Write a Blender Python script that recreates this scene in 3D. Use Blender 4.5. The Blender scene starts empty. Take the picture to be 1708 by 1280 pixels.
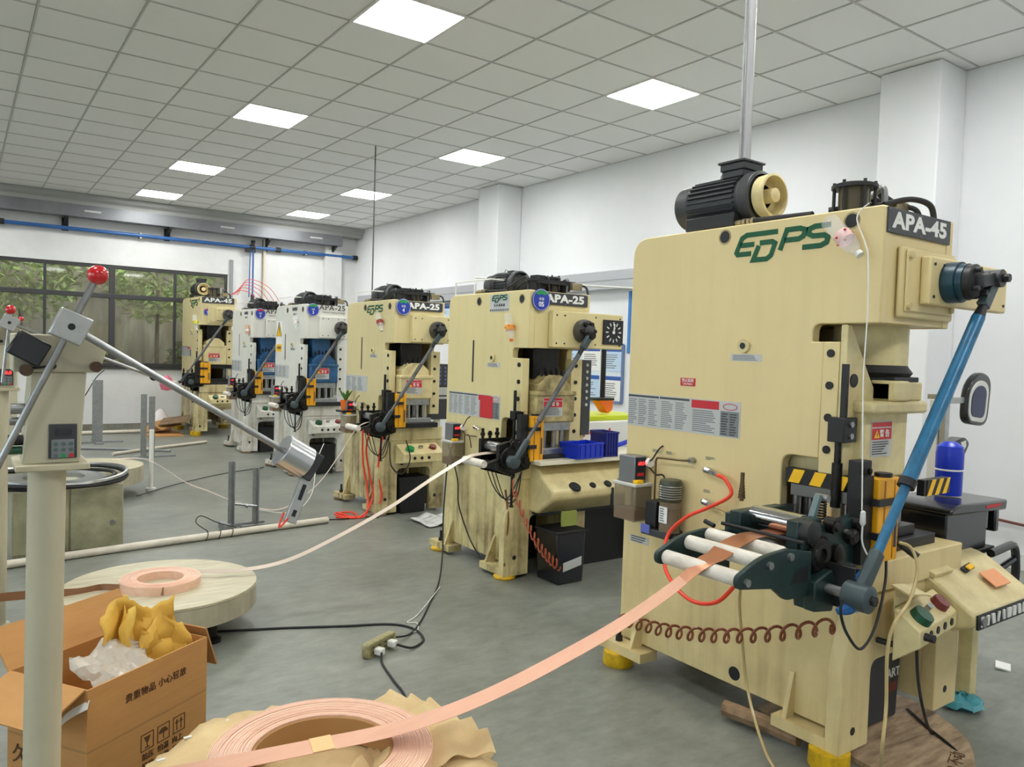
import bpy, bmesh, math, random
from mathutils import Vector, Matrix
random.seed(7)
SC = bpy.context.scene
COL = SC.collection

# ------------------------------------------------------------------ camera, world, exposure
FOC, CX, CY, EYE = 1293.0, 854.0, 640.0, 1.55
_vy = Vector((-69 - CX, 561 - CY, FOC)).normalized()
_vx = Vector((2665 - CX, 647 - CY, FOC)).normalized()
_vx = (_vx - _vy * _vx.dot(_vy)).normalized()
_vz = _vx.cross(_vy)
if _vz.y > 0: _vz = -_vz
RX = Vector((_vx.x, _vy.x, _vz.x)); RY = Vector((_vx.y, _vy.y, _vz.y)); RZ = Vector((_vx.z, _vy.z, _vz.z))
camd = bpy.data.cameras.new('camera'); cam = bpy.data.objects.new('camera', camd); COL.objects.link(cam)
camd.sensor_width = 36.0; camd.lens = FOC / 1708 * 36; camd.clip_start = 0.05; camd.clip_end = 200
m3 = Matrix((RX, -RY, -RZ)).transposed()
cam.matrix_world = Matrix.Translation((0, 0, EYE)) @ m3.to_4x4()
SC.camera = cam
SC.view_settings.view_transform = 'Standard'; SC.view_settings.look = 'None'
SC.view_settings.gamma = 1.0; SC.view_settings.use_curve_mapping = False
SC.view_settings.exposure = 1.08
W = bpy.data.worlds.new('world'); SC.world = W; W.use_nodes = True
W.node_tree.nodes['Background'].inputs[0].default_value = (0.80, 0.88, 0.95, 1)
W.node_tree.nodes['Background'].inputs[1].default_value = 2.6
LAMP = 16.0            # brightness of the ceiling panels

def at(px, py, axis, val):
    """world point on the plane axis=val seen at pixel (px,py)"""
    d = RX * ((px - CX) / FOC) + RY * ((py - CY) / FOC) + RZ
    o = Vector((0, 0, EYE)); t = (val - o[axis]) / d[axis]
    return o + d * t

# ------------------------------------------------------------------ materials
def lin(c):
    return tuple(((v / 255 + 0.055) / 1.055) ** 2.4 if v / 255 > 0.04045 else v / 255 / 12.92 for v in c)
_M = {}
def mat(name, col, rough=0.5, metal=0.0, col2=None, scale=6.0, amt=0.5, bump=0.0, emit=0.0, alpha=1.0, trans=0.0, coat=0.0, stretch=None, detail=6.0, lo=0.35, hi=0.7):
    if name in _M: return _M[name]
    m = bpy.data.materials.new(name); m.use_nodes = True; _M[name] = m
    nt = m.node_tree; b = nt.nodes['Principled BSDF']
    c = lin(col) + (1,)
    b.inputs['Base Color'].default_value = c; b.inputs['Roughness'].default_value = rough; b.inputs['Metallic'].default_value = metal
    if coat: b.inputs['Coat Weight'].default_value = coat
    if trans: b.inputs['Transmission Weight'].default_value = trans; b.inputs['IOR'].default_value = 1.3
    if alpha < 1: b.inputs['Alpha'].default_value = alpha
    if emit: b.inputs['Emission Color'].default_value = c; b.inputs['Emission Strength'].default_value = emit
    if col2 is not None or bump:
        tc = nt.nodes.new('ShaderNodeTexCoord'); no = nt.nodes.new('ShaderNodeTexNoise')
        no.inputs['Scale'].default_value = scale; no.inputs['Detail'].default_value = detail; no.inputs['Roughness'].default_value = 0.65
        src = tc.outputs['Object']
        if stretch:
            mp = nt.nodes.new('ShaderNodeMapping'); mp.inputs['Scale'].default_value = stretch
            nt.links.new(src, mp.inputs['Vector']); src = mp.outputs['Vector']
        nt.links.new(src, no.inputs['Vector'])
        if col2 is not None:
            r = nt.nodes.new('ShaderNodeMapRange'); r.inputs['From Min'].default_value = lo; r.inputs['From Max'].default_value = hi
            r.inputs['To Max'].default_value = amt
            nt.links.new(no.outputs['Fac'], r.inputs['Value'])
            mx = nt.nodes.new('ShaderNodeMix'); mx.data_type = 'RGBA'
            mx.inputs[6].default_value = c; mx.inputs[7].default_value = lin(col2) + (1,)
            nt.links.new(r.outputs[0], mx.inputs[0]); nt.links.new(mx.outputs[2], b.inputs['Base Color'])
        if bump:
            bp = nt.nodes.new('ShaderNodeBump'); bp.inputs['Strength'].default_value = bump; bp.inputs['Distance'].default_value = 0.01
            nt.links.new(no.outputs['Fac'], bp.inputs['Height']); nt.links.new(bp.outputs['Normal'], b.inputs['Normal'])
    return m

def painted(name, col, grime, low, rough=0.42):
    """machine paint with oil grime that thickens where the base stands in the oil; grime sits in the object's own coordinates"""
    m = mat(name, col, rough); nt = m.node_tree; b = nt.nodes['Principled BSDF']
    tc = nt.nodes.new('ShaderNodeTexCoord')
    n1 = nt.nodes.new('ShaderNodeTexNoise'); n1.inputs['Scale'].default_value = 3.0; n1.inputs['Detail'].default_value = 8; n1.inputs['Roughness'].default_value = 0.7
    mp = nt.nodes.new('ShaderNodeMapping'); mp.inputs['Scale'].default_value = (14, 14, 1.2)
    n2 = nt.nodes.new('ShaderNodeTexNoise'); n2.inputs['Scale'].default_value = 1.0; n2.inputs['Detail'].default_value = 5
    nt.links.new(tc.outputs['Object'], n1.inputs['Vector']); nt.links.new(tc.outputs['Object'], mp.inputs['Vector']); nt.links.new(mp.outputs[0], n2.inputs['Vector'])
    sx = nt.nodes.new('ShaderNodeSeparateXYZ'); nt.links.new(tc.outputs['Object'], sx.inputs[0])
    h = nt.nodes.new('ShaderNodeMapRange'); h.inputs['From Min'].default_value = 1.15; h.inputs['From Max'].default_value = 0.0; h.inputs['To Min'].default_value = 0.06; h.inputs['To Max'].default_value = low
    nt.links.new(sx.outputs['Z'], h.inputs['Value'])
    r1 = nt.nodes.new('ShaderNodeMapRange'); r1.inputs['From Min'].default_value = 0.42; r1.inputs['From Max'].default_value = 0.72
    nt.links.new(n1.outputs['Fac'], r1.inputs['Value'])
    r2 = nt.nodes.new('ShaderNodeMapRange'); r2.inputs['From Min'].default_value = 0.5; r2.inputs['From Max'].default_value = 0.75
    nt.links.new(n2.outputs['Fac'], r2.inputs['Value'])
    ad = nt.nodes.new('ShaderNodeMath'); ad.operation = 'ADD'; nt.links.new(r1.outputs[0], ad.inputs[0]); nt.links.new(r2.outputs[0], ad.inputs[1])
    mu = nt.nodes.new('ShaderNodeMath'); mu.operation = 'MULTIPLY'; mu.use_clamp = True
    nt.links.new(ad.outputs[0], mu.inputs[0]); nt.links.new(h.outputs[0], mu.inputs[1])
    mx = nt.nodes.new('ShaderNodeMix'); mx.data_type = 'RGBA'
    mx.inputs[6].default_value = lin(col) + (1,); mx.inputs[7].default_value = lin(grime) + (1,)
    nt.links.new(mu.outputs[0], mx.inputs[0]); nt.links.new(mx.outputs[2], b.inputs['Base Color'])
    return m

CREAM = painted('cream_paint', (227, 207, 152), (128, 98, 54), 0.30)
CREAM5 = painted('cream_paint_yellowed', (222, 207, 152), (96, 70, 30), 0.85)
CREAM4 = painted('cream_paint_oily', (216, 202, 152), (90, 62, 24), 1.0)
OFFWHITE = painted('off_white_paint', (222, 221, 212), (134, 110, 62), 0.8)
DECO = painted('decoiler_paint', (190, 184, 158), (128, 120, 98), 0.5)
DECOTOP = mat('turntable_paint', (206, 198, 168), 0.4, col2=(160, 150, 120), scale=5, amt=0.7, stretch=(1, 6, 1))
CREAMP = mat('cream_part', (224, 210, 158), 0.42, col2=(160, 130, 80), scale=9, amt=0.4)
CREAMD = mat('cream_part_dirty', (200, 184, 130), 0.45, col2=(70, 50, 24), scale=11, amt=0.85)
BLACK = mat('black_metal', (38, 38, 40), 0.45, 0.3)
OILY = mat('oily_black_iron', (44, 42, 40), 0.35, 0.5, col2=(14, 13, 12), scale=18, amt=0.9)
GREENBLK = mat('dark_green_paint', (32, 58, 56), 0.38, 0.1, col2=(18, 26, 26), scale=14, amt=0.7)
RUBBER = mat('black_rubber', (24, 24, 25), 0.6)
GLOSSBLK = mat('glossy_black_plastic', (20, 21, 28), 0.25, coat=0.3)
MOTOR = mat('motor_grey', (62, 64, 66), 0.45, 0.2)
STEEL = mat('steel', (170, 172, 172), 0.3, 0.9, col2=(110, 110, 108), scale=20, amt=0.5)
CHROME = mat('chrome', (215, 216, 220), 0.1, 1.0)
ALU = mat('aluminium', (186, 188, 186), 0.38, 0.75, col2=(150, 150, 148), scale=30, amt=0.4)
GALV = mat('galvanised', (158, 160, 160), 0.45, 0.6, col2=(120, 122, 122), scale=25, amt=0.6)
COPPER = mat('copper', (246, 208, 184), 0.38, 0.3, col2=(226, 178, 152), scale=10, amt=0.6, stretch=(1, 4, 4))
COPPERD = mat('copper_strip_lifted', (206, 142, 108), 0.3, 0.8, col2=(180, 116, 84), scale=5, amt=0.5)
TINNED = mat('tinned_strip', (214, 198, 182), 0.42, 0.35)
BLUEP = mat('blue_rod_paint', (42, 116, 158), 0.35, 0.1, col2=(30, 70, 96), scale=14, amt=0.7)
BLUED = mat('dark_blue_paint', (24, 66, 84), 0.35, 0.15, col2=(14, 34, 44), scale=12, amt=0.7)
BLUES = mat('slide_blue_paint', (36, 94, 142), 0.42, col2=(20, 44, 64), scale=8, amt=0.6)
BLUEPL = mat('blue_plastic', (20, 52, 190), 0.3)
BLUEPIPE = mat('blue_pipe_paint', (44, 96, 160), 0.4)
ORANGE = mat('orange_hose', (238, 112, 26), 0.35)
REDH = mat('red_hose', (236, 66, 40), 0.3)
BROWNH = mat('brown_coil_hose', (128, 66, 36), 0.35)
CLEARH = mat('clear_oil_hose', (190, 168, 116), 0.25)
YEL = mat('yellow_sensor', (242, 174, 20), 0.4, col2=(220, 150, 14), scale=12, amt=0.4)
YELB = mat('yellow_stripe', (250, 196, 20), 0.4)
YELPAD = mat('yellow_pad', (232, 188, 20), 0.5, col2=(120, 90, 20), scale=20, amt=0.6)
GREEN = mat('logo_green', (0, 84, 52), 0.6)
WHITE = mat('white_print', (238, 238, 234), 0.5)
WHITEP = mat('white_plastic', (228, 228, 222), 0.4)
ROLLW = mat('white_roller', (232, 226, 214), 0.4, col2=(150, 130, 110), scale=30, amt=0.5, stretch=(1, .3, 1))
LABEL = mat('label_silver', (196, 198, 196), 0.45, 0.1, col2=(170, 172, 170), scale=8, amt=0.4)
INK = mat('print_ink', (70, 72, 76), 0.6)
INKL = mat('print_ink_light', (120, 122, 126), 0.6)
RED = mat('print_red', (198, 34, 44), 0.45)
DARKPL = mat('plate_dark', (56, 58, 62), 0.4)
NAVY = mat('badge_blue', (28, 58, 168), 0.4)
BGREEN = mat('badge_green', (34, 150, 80), 0.4)
REDBALL = mat('red_ball', (196, 22, 30), 0.22, coat=0.5)
DKGREEN = mat('green_button', (26, 78, 52), 0.35)
LED = mat('red_led', (255, 40, 40), 0.4, emit=2.0)
CARD = mat('cardboard', (200, 148, 88), 0.75, col2=(184, 132, 76), scale=6, amt=0.6, stretch=(1, 1, 8))
CARDIN = mat('cardboard_inside', (176, 132, 80), 0.8)
KRAFT = mat('kraft_paper', (226, 200, 150), 0.75, col2=(204, 172, 122), scale=7, amt=0.6, bump=0.5)
KRAFTY = mat('yellow_kraft_paper', (234, 190, 84), 0.6, col2=(206, 150, 46), scale=5, amt=0.7, bump=0.4)
CARDINK = mat('cardboard_ink', (92, 62, 36), 0.8)
CARDRED = mat('cardboard_red_ink', (150, 62, 40), 0.8)
CLEARP = mat('clear_plastic', (240, 242, 244), 0.06, alpha=0.24)
SMOKEP = mat('smoky_plastic', (150, 134, 112), 0.12, alpha=0.55)
AMBERP = mat('amber_oil', (92, 46, 26), 0.2)
BUBBLE = mat('bubble_wrap', (232, 226, 212), 0.18, alpha=0.55)
GREYPIPE = mat('grey_conduit', (168, 168, 170), 0.35, 0.35)
PVC = mat('pvc_pipe', (224, 216, 200), 0.4, col2=(186, 176, 156), scale=8, amt=0.5)
TAPE = mat('black_tape', (48, 46, 44), 0.5)
PINK = mat('pink_bag', (232, 130, 160), 0.4, alpha=0.9)
RUSTY = mat('oily_board', (150, 124, 96), 0.7, col2=(70, 54, 40), scale=7, amt=0.8)
TEALB = mat('teal_bag', (70, 150, 160), 0.3, alpha=0.9)
HAZ = None

def mirror(): return mat('mirror_glass', (180, 196, 210), 0.05, 1.0)

# ------------------------------------------------------------------ mesh builder
# repeated pieces that become one object each
SPLIT = set('''gib bearing_block roller_arm gib_bolt flange_bolt box_screw motor_foot key button_hole disc_bolt plate_rivet desk_knob lifting_hole lifting_hole_rim
yellow_stripe sensor_clamp sensor_groove socket_slot slot_hole stop_pin tie_rod sticker heading_bar panel_button socket_screw red_marks switch_tab
side_gear steel_slat lower_lamp base clamp_bolt cable oil_hose bar_plate clamp_screw coupling pipe_clip drop_hose bracket_slot board_frame frame guide_bar cooling_fins'''.split())
class MB:
    def __init__(s): s.v = []; s.f = []; s.mi = []; s.k = 0; s.pc = []
    def _add(s, vs, fs):
        o = len(s.v); s.v += [tuple(v) for v in vs]; s.pc.append((o, len(s.v), len(s.f), len(s.f) + len(fs)))
        for f in fs: s.f.append(tuple(i + o for i in f)); s.mi.append(s.k)
    def box(s, x0, x1, y0, y1, z0, z1):
        s._add([(x, y, z) for z in (z0, z1) for y in (y0, y1) for x in (x0, x1)],
               [(0, 2, 3, 1), (4, 5, 7, 6), (0, 1, 5, 4), (2, 6, 7, 3), (0, 4, 6, 2), (1, 3, 7, 5)]); return s
    def obox(s, c, ax, ay, az):
        c = Vector(c); ax = Vector(ax); ay = Vector(ay); az = Vector(az)
        s._add([c + ax * i + ay * j + az * k for k in (-1, 1) for j in (-1, 1) for i in (-1, 1)],
               [(0, 2, 3, 1), (4, 5, 7, 6), (0, 1, 5, 4), (2, 6, 7, 3), (0, 4, 6, 2), (1, 3, 7, 5)]); return s
    def prism(s, pts, axis, a, b):
        n = len(pts)
        def P(p, t): return (t, p[0], p[1]) if axis == 'x' else ((p[0], t, p[1]) if axis == 'y' else (p[0], p[1], t))
        s._add([P(p, a) for p in pts] + [P(p, b) for p in pts],
               [tuple(range(n)), tuple(range(2 * n - 1, n - 1, -1))] + [(i, i + n, (i + 1) % n + n, (i + 1) % n) for i in range(n)]); return s
    def cyl(s, p0, p1, r0, r1=None, n=16):
        if r1 is None: r1 = r0
        p0 = Vector(p0); p1 = Vector(p1); d = (p1 - p0).normalized()
        u = d.orthogonal().normalized(); w = d.cross(u)
        vs = []
        for p, r in ((p0, r0), (p1, r1)):
            for i in range(n):
                a = 2 * math.pi * i / n; vs.append(p + (u * math.cos(a) + w * math.sin(a)) * r)
        s._add(vs, [tuple(range(n - 1, -1, -1)), tuple(range(n, 2 * n))] + [(i, (i + 1) % n, (i + 1) % n + n, i + n) for i in range(n)]); return s
    def tube(s, pts, r, n=8, closed=False):
        pts = [Vector(p) for p in pts]; m = len(pts); vs = []; u = None
        for i, p in enumerate(pts):
            a = pts[(i - 1) % m] if (closed or i) else p
            b = pts[(i + 1) % m] if (closed or i < m - 1) else p
            t = (b - a).normalized() if (b - a).length > 1e-9 else Vector((0, 0, 1))
            if u is None: u = t.orthogonal().normalized()
            u = (u - t * u.dot(t)); u = u.normalized() if u.length > 1e-6 else t.orthogonal().normalized()
            w = t.cross(u); rr = r(i / (m - 1)) if callable(r) else r
            vs += [p + (u * math.cos(2 * math.pi * k / n) + w * math.sin(2 * math.pi * k / n)) * rr for k in range(n)]
        fs = []
        for i in range(m if closed else m - 1):
            j = (i + 1) % m
            fs += [(i * n + k, i * n + (k + 1) % n, j * n + (k + 1) % n, j * n + k) for k in range(n)]
        if not closed: fs += [tuple(range(n - 1, -1, -1)), tuple(range((m - 1) * n, m * n))]
        s._add(vs, fs); return s
    def lathe(s, prof, c=(0, 0, 0), d=(0, 0, 1), n=32, closed=False):
        c = Vector(c); d = Vector(d).normalized(); u = d.orthogonal().normalized(); w = d.cross(u); m = len(prof); vs = []
        for r, h in prof:
            vs += [c + d * h + (u * math.cos(2 * math.pi * k / n) + w * math.sin(2 * math.pi * k / n)) * max(r, 1e-5) for k in range(n)]
        fs = [(i * n + k, i * n + (k + 1) % n, ((i + 1) % m) * n + (k + 1) % n, ((i + 1) % m) * n + k) for i in range(m if closed else m - 1) for k in range(n)]
        s._add(vs, fs); return s
    def sphere(s, c, r, n=16):
        return s.lathe([(math.sin(math.pi * i / n) * r, -math.cos(math.pi * i / n) * r) for i in range(n + 1)], c, (0, 0, 1), n * 2)
    def ribbon(s, pts, wd, t):
        vs = []; m = len(pts)
        for i, p in enumerate(pts):
            p = Vector(p); w = Vector(wd[i]) if isinstance(wd, list) else Vector(wd)
            a = Vector(pts[max(i - 1, 0)]); b = Vector(pts[min(i + 1, m - 1)]); nn = (b - a).cross(w)
            nn = nn.normalized() * t if nn.length > 1e-9 else Vector((0, 0, t))
            vs += [p - w + nn, p + w + nn, p + w - nn, p - w - nn]
        fs = [(i * 4 + k, i * 4 + (k + 1) % 4, i * 4 + 4 + (k + 1) % 4, i * 4 + 4 + k) for i in range(m - 1) for k in range(4)]
        fs += [(3, 2, 1, 0), (4 * m - 4, 4 * m - 3, 4 * m - 2, 4 * m - 1)]
        s._add(vs, fs); return s
    def quad(s, a, b, c, d): s._add([a, b, c, d], [(0, 1, 2, 3)]); return s
    def build(s, name, mats, parent=None, bevel=0.0, sharp=38, seg=2, fix=True, solid=0.0):
        if name in SPLIT and len(s.pc) > 1:
            first = None
            for a, b, c, d in s.pc:
                q = MB(); q.v = s.v[a:b]; q.f = [tuple(i - a for i in f) for f in s.f[c:d]]; q.mi = s.mi[c:d]; q.pc = [(0, b - a, 0, d - c)]
                o = q.build(name, mats, parent, bevel, sharp, seg, fix, solid); first = first or o
            return first
        me = bpy.data.meshes.new(name)
        bm = bmesh.new(); vs = [bm.verts.new(v) for v in s.v]; bm.verts.ensure_lookup_table()
        for f, k in zip(s.f, s.mi):
            try: fc = bm.faces.new([vs[i] for i in f]); fc.material_index = k; fc.smooth = True
            except ValueError: pass
        big = [f for f in bm.faces if len(f.verts) > 20 or (len(f.verts) > 4)]
        if fix: bmesh.ops.recalc_face_normals(bm, faces=bm.faces)
        if big and not bevel: bmesh.ops.triangulate(bm, faces=big)
        bm.to_mesh(me); bm.free()
        for m in (mats if isinstance(mats, (list, tuple)) else [mats]): me.materials.append(m)
        me.set_sharp_from_angle(angle=math.radians(sharp))
        o = bpy.data.objects.new(name, me); COL.objects.link(o)
        if parent is not None: o.parent = parent
        if bevel:
            md = o.modifiers.new('bevel', 'BEVEL'); md.width = bevel; md.segments = seg; md.limit_method = 'ANGLE'; md.angle_limit = math.radians(40)
        if solid:
            md = o.modifiers.new('solid', 'SOLIDIFY'); md.thickness = solid
        return o

def tag(o, label, cat, group=None, kind=None):
    o['label'] = label; o['category'] = cat
    if group: o['group'] = group
    if kind: o['kind'] = kind
    return o
def struct(o): o['kind'] = 'structure'; return o
def empty(name, loc=(0, 0, 0), rz=0.0, parent=None):
    o = bpy.data.objects.new(name, None); COL.objects.link(o); o.location = loc; o.rotation_euler = (0, 0, rz); o.empty_display_size = 0.1
    if parent is not None: o.parent = parent
    return o
def thing(name, label, cat, loc=(0, 0, 0), rz=0.0, group=None):
    return tag(empty(name, loc, rz), label, cat, group)
def spline(pts, n=8):
    """Catmull-Rom through the points"""
    P = [Vector(p) for p in pts]; out = []
    for i in range(len(P) - 1):
        a = P[max(i - 1, 0)]; b = P[i]; c = P[i + 1]; d = P[min(i + 2, len(P) - 1)]
        for k in range(n):
            t = k / n
            out.append(0.5 * ((2 * b) + (c - a) * t + (2 * a - 5 * b + 4 * c - d) * t * t + (3 * b - a - 3 * c + d) * t ** 3))
    out.append(P[-1]); return out
def hose(name, pts, r, m, parent=None, n=8, k=8):
    return MB().tube(spline(pts, k), r, n).build(name, m, parent)
def round_poly(pts, rad, n=5):
    """round the corners whose index is in rad {i: r}"""
    out = []
    for i, p in enumerate(pts):
        r = rad.get(i, 0)
        if not r: out.append(p); continue
        p = Vector(p); a = (Vector(pts[i - 1]) - p); b = (Vector(pts[(i + 1) % len(pts)]) - p)
        la, lb = a.length, b.length; a.normalize(); b.normalize(); r = min(r, la * .49, lb * .49)
        q0 = p + a * r; q1 = p + b * r
        for k in range(n + 1):
            t = k / n; out.append(tuple(q0 * (1 - t) ** 2 + p * 2 * t * (1 - t) + q1 * t * t))
    return [tuple(p) for p in out]

def text(name, s, size, m, parent, pos, face='front', align='CENTER', bold=0.0, depth=0.0012, wide=1.0, shear=0.0, space=1.0, axes=None):
    cu = bpy.data.curves.new(name, 'FONT'); cu.body = s; cu.size = size; cu.align_x = align; cu.align_y = 'CENTER'
    cu.offset = bold; cu.extrude = depth; cu.shear = shear; cu.space_character = space; cu.resolution_u = 3
    o = bpy.data.objects.new(name, cu)
    me = bpy.data.meshes.new_from_object(o); bpy.data.objects.remove(o); bpy.data.curves.remove(cu)
    xd, yd = axes if axes else {'front': ((1, 0, 0), (0, 0, 1)), 'side': ((0, -1, 0), (0, 0, 1)), 'top': ((1, 0, 0), (0, 1, 0))}[face]
    xd = Vector(xd).normalized(); yd = Vector(yd).normalized(); zd = xd.cross(yd)
    M = Matrix((xd * wide, yd, zd)).transposed().to_4x4(); M.translation = Vector(pos)
    me.transform(M); me.name = name; me.materials.clear(); me.materials.append(m)
    t = bpy.data.objects.new(name, me); COL.objects.link(t)
    if parent is not None: t.parent = parent
    return t

def plate(mb, face, off, a0, a1, z0, z1, t=0.004):
    """thin plate standing proud of a face: side face x=off (a=y) or front face y=off (a=x)"""
    if face == 'side': mb.box(off - t, off, a0, a1, z0, z1)
    else: mb.box(a0, a1, off - t, off, z0, z1)
def lines(mb, face, off, a0, a1, z0, z1, n, seed, fill=0.5, cols=1, t=0.0008):
    """rows of small print"""
    rr = random.Random(seed); h = (z1 - z0) / n; w = (a1 - a0) / cols
    for c in range(cols):
        for i in range(n):
            z = z1 - (i + 0.5) * h; e = rr.uniform(0.55, 0.95)
            lo = a0 + c * w + w * 0.05; hi = lo + w * 0.9 * e
            if face == 'side': lo, hi = a0 + (c + 1) * w - w * 0.05 - w * 0.9 * e, a0 + (c + 1) * w - w * 0.05
            plate(mb, face, off, lo, hi, z - h * fill / 2, z + h * fill / 2, t)

# ------------------------------------------------------------------ the room
XR, YF, ZC = 6.71, 15.1, 3.98
XL, YB = -3.8, -3.4
def floor_mat():
    m = mat('floor_epoxy', (120, 124, 116), 0.38); nt = m.node_tree; b = nt.nodes['Principled BSDF']
    tc = nt.nodes.new('ShaderNodeTexCoord')
    def noise(sc, det, st=(1, 1, 1)):
        mp = nt.nodes.new('ShaderNodeMapping'); mp.inputs['Scale'].default_value = st
        n = nt.nodes.new('ShaderNodeTexNoise'); n.inputs['Scale'].default_value = sc; n.inputs['Detail'].default_value = det; n.inputs['Roughness'].default_value = 0.7
        nt.links.new(tc.outputs['Object'], mp.inputs[0]); nt.links.new(mp.outputs[0], n.inputs['Vector']); return n.outputs['Fac']
    a = noise(0.9, 8); c = noise(7, 8, (1, 2.2, 1)); d = noise(40, 4)
    ramp = nt.nodes.new('ShaderNodeValToRGB'); e = ramp.color_ramp.elements
    e[0].position = 0.32; e[0].color = lin((90, 94, 87)) + (1,); e[1].position = 0.68; e[1].color = lin((152, 154, 144)) + (1,)
    m1 = nt.nodes.new('ShaderNodeMath'); m1.operation = 'MULTIPLY_ADD'; m1.inputs[1].default_value = 0.55
    m2 = nt.nodes.new('ShaderNodeMath'); m2.operation = 'MULTIPLY'; m2.inputs[1].default_value = 0.45
    nt.links.new(c, m2.inputs[0]); nt.links.new(a, m1.inputs[0]); nt.links.new(m2.outputs[0], m1.inputs[2]); nt.links.new(m1.outputs[0], ramp.inputs[0])
    sp = nt.nodes.new('ShaderNodeMapRange'); sp.inputs['From Min'].default_value = 0.66; sp.inputs['From Max'].default_value = 0.8; sp.inputs['To Max'].default_value = 0.5
    nt.links.new(d, sp.inputs['Value'])
    mx = nt.nodes.new('ShaderNodeMix'); mx.data_type = 'RGBA'; mx.inputs[7].default_value = lin((80, 82, 76)) + (1,)
    nt.links.new(ramp.outputs[0], mx.inputs[6]); nt.links.new(sp.outputs[0], mx.inputs[0]); nt.links.new(mx.outputs[2], b.inputs['Base Color'])
    r = nt.nodes.new('ShaderNodeMapRange'); r.inputs['To Min'].default_value = 0.26; r.inputs['To Max'].default_value = 0.52
    nt.links.new(c, r.inputs['Value']); nt.links.new(r.outputs[0], b.inputs['Roughness'])
    return m
WALL = mat('wall_paint', (233, 234, 236), 0.6, col2=(224, 226, 229), scale=1.5, amt=0.6)
WALLD = mat('wall_paint_far', (226, 227, 227), 0.6, col2=(196, 196, 190), scale=2.2, amt=0.35)
TILE = mat('ceiling_tile_paint', (240, 241, 240), 0.65)
def dots(m):
    nt = m.node_tree; b = nt.nodes['Principled BSDF']; tc = nt.nodes.new('ShaderNodeTexCoord')
    w = nt.nodes.new('ShaderNodeTexVoronoi'); w.inputs['Scale'].default_value = 55; w.inputs['Randomness'].default_value = 0.0
    nt.links.new(tc.outputs['Object'], w.inputs['Vector'])
    r = nt.nodes.new('ShaderNodeMapRange'); r.inputs['From Min'].default_value = 0.12; r.inputs['From Max'].default_value = 0.24; r.inputs['To Min'].default_value = 1.0; r.inputs['To Max'].default_value = 0.0
    nt.links.new(w.outputs['Distance'], r.inputs['Value'])
    mx = nt.nodes.new('ShaderNodeMix'); mx.data_type = 'RGBA'; mx.inputs[6].default_value = b.inputs['Base Color'].default_value; mx.inputs[7].default_value = lin((120, 121, 118)) + (1,)
    nt.links.new(r.outputs[0], mx.inputs[0]); nt.links.new(mx.outputs[2], b.inputs['Base Color'])
dots(TILE)
TEE = mat('ceiling_tee', (196, 197, 194), 0.5)

f = struct(MB().box(XL, XR, YB, YF, -0.1, 0.0).build('floor', floor_mat()))
struct(MB().box(XR, XR + 0.15, YB, YF + 0.15, 0, ZC + .3).build('wall_right', WALL))
ADDED_WIN = [(-2.6, .6), (1.4, 4.6), (5.4, 8.6), (9.4, 12.6)]     # unseen left-wall windows added to light the press sides (y from, y to), sill 1.1, head 2.9
wl = MB(); wl.box(XL - .15, XL, YB, YF + .15, 0, 1.1).box(XL - .15, XL, YB, YF + .15, 2.9, ZC + .3)
ys = [YB] + [v for w in ADDED_WIN for v in w] + [YF + .15]
for a, b in zip(ys[::2], ys[1::2]): wl.box(XL - .15, XL, a, b, 1.1, 2.9)
struct(wl.build('wall_left', WALL))
struct(MB().box(XL - 0.15, XR + 0.15, YB - 0.15, YB, 0, ZC + .3).build('wall_back', WALL))
# far wall with the window opening
WX0, WX1, WZ0, WZ1 = -3.1, 4.13, 1.10, 2.872
wf = MB()
wf.box(XL, XR, YF, YF + 0.2, 0, WZ0).box(XL, XR, YF, YF + 0.2, WZ1, ZC + .3).box(XL, WX0, YF, YF + 0.2, WZ0, WZ1).box(WX1, XR, YF, YF + 0.2, WZ0, WZ1)
struct(wf.build('wall_far', WALLD))
# columns and the beam
struct(MB().box(6.29, XR, 3.12, 3.62, 0, ZC).build('trim_1', WALL, bevel=.012))
struct(MB().box(6.29, XR, 9.28, 9.8, 0, ZC).build('trim_2', WALL, bevel=.012))
struct(MB().prism([(14.72, ZC), (14.72, 3.90), (14.78, 3.86), (14.78, 3.80), (YF, 3.80), (YF, ZC)], 'x', XL, XR).build('trim_3', mat('cornice_grey', (158, 160, 158), .55)))
struct(MB().box(6.0, 6.35, YF - .12, YF, 0, 3.8).build('trim_4', WALLD))
struct(MB().box(XL, XR, YF - .015, YF, 0, .10).build('baseboard_far', mat('skirting_grey', (140, 138, 128), .6, col2=(90, 80, 64), scale=5, amt=.7)))

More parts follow.
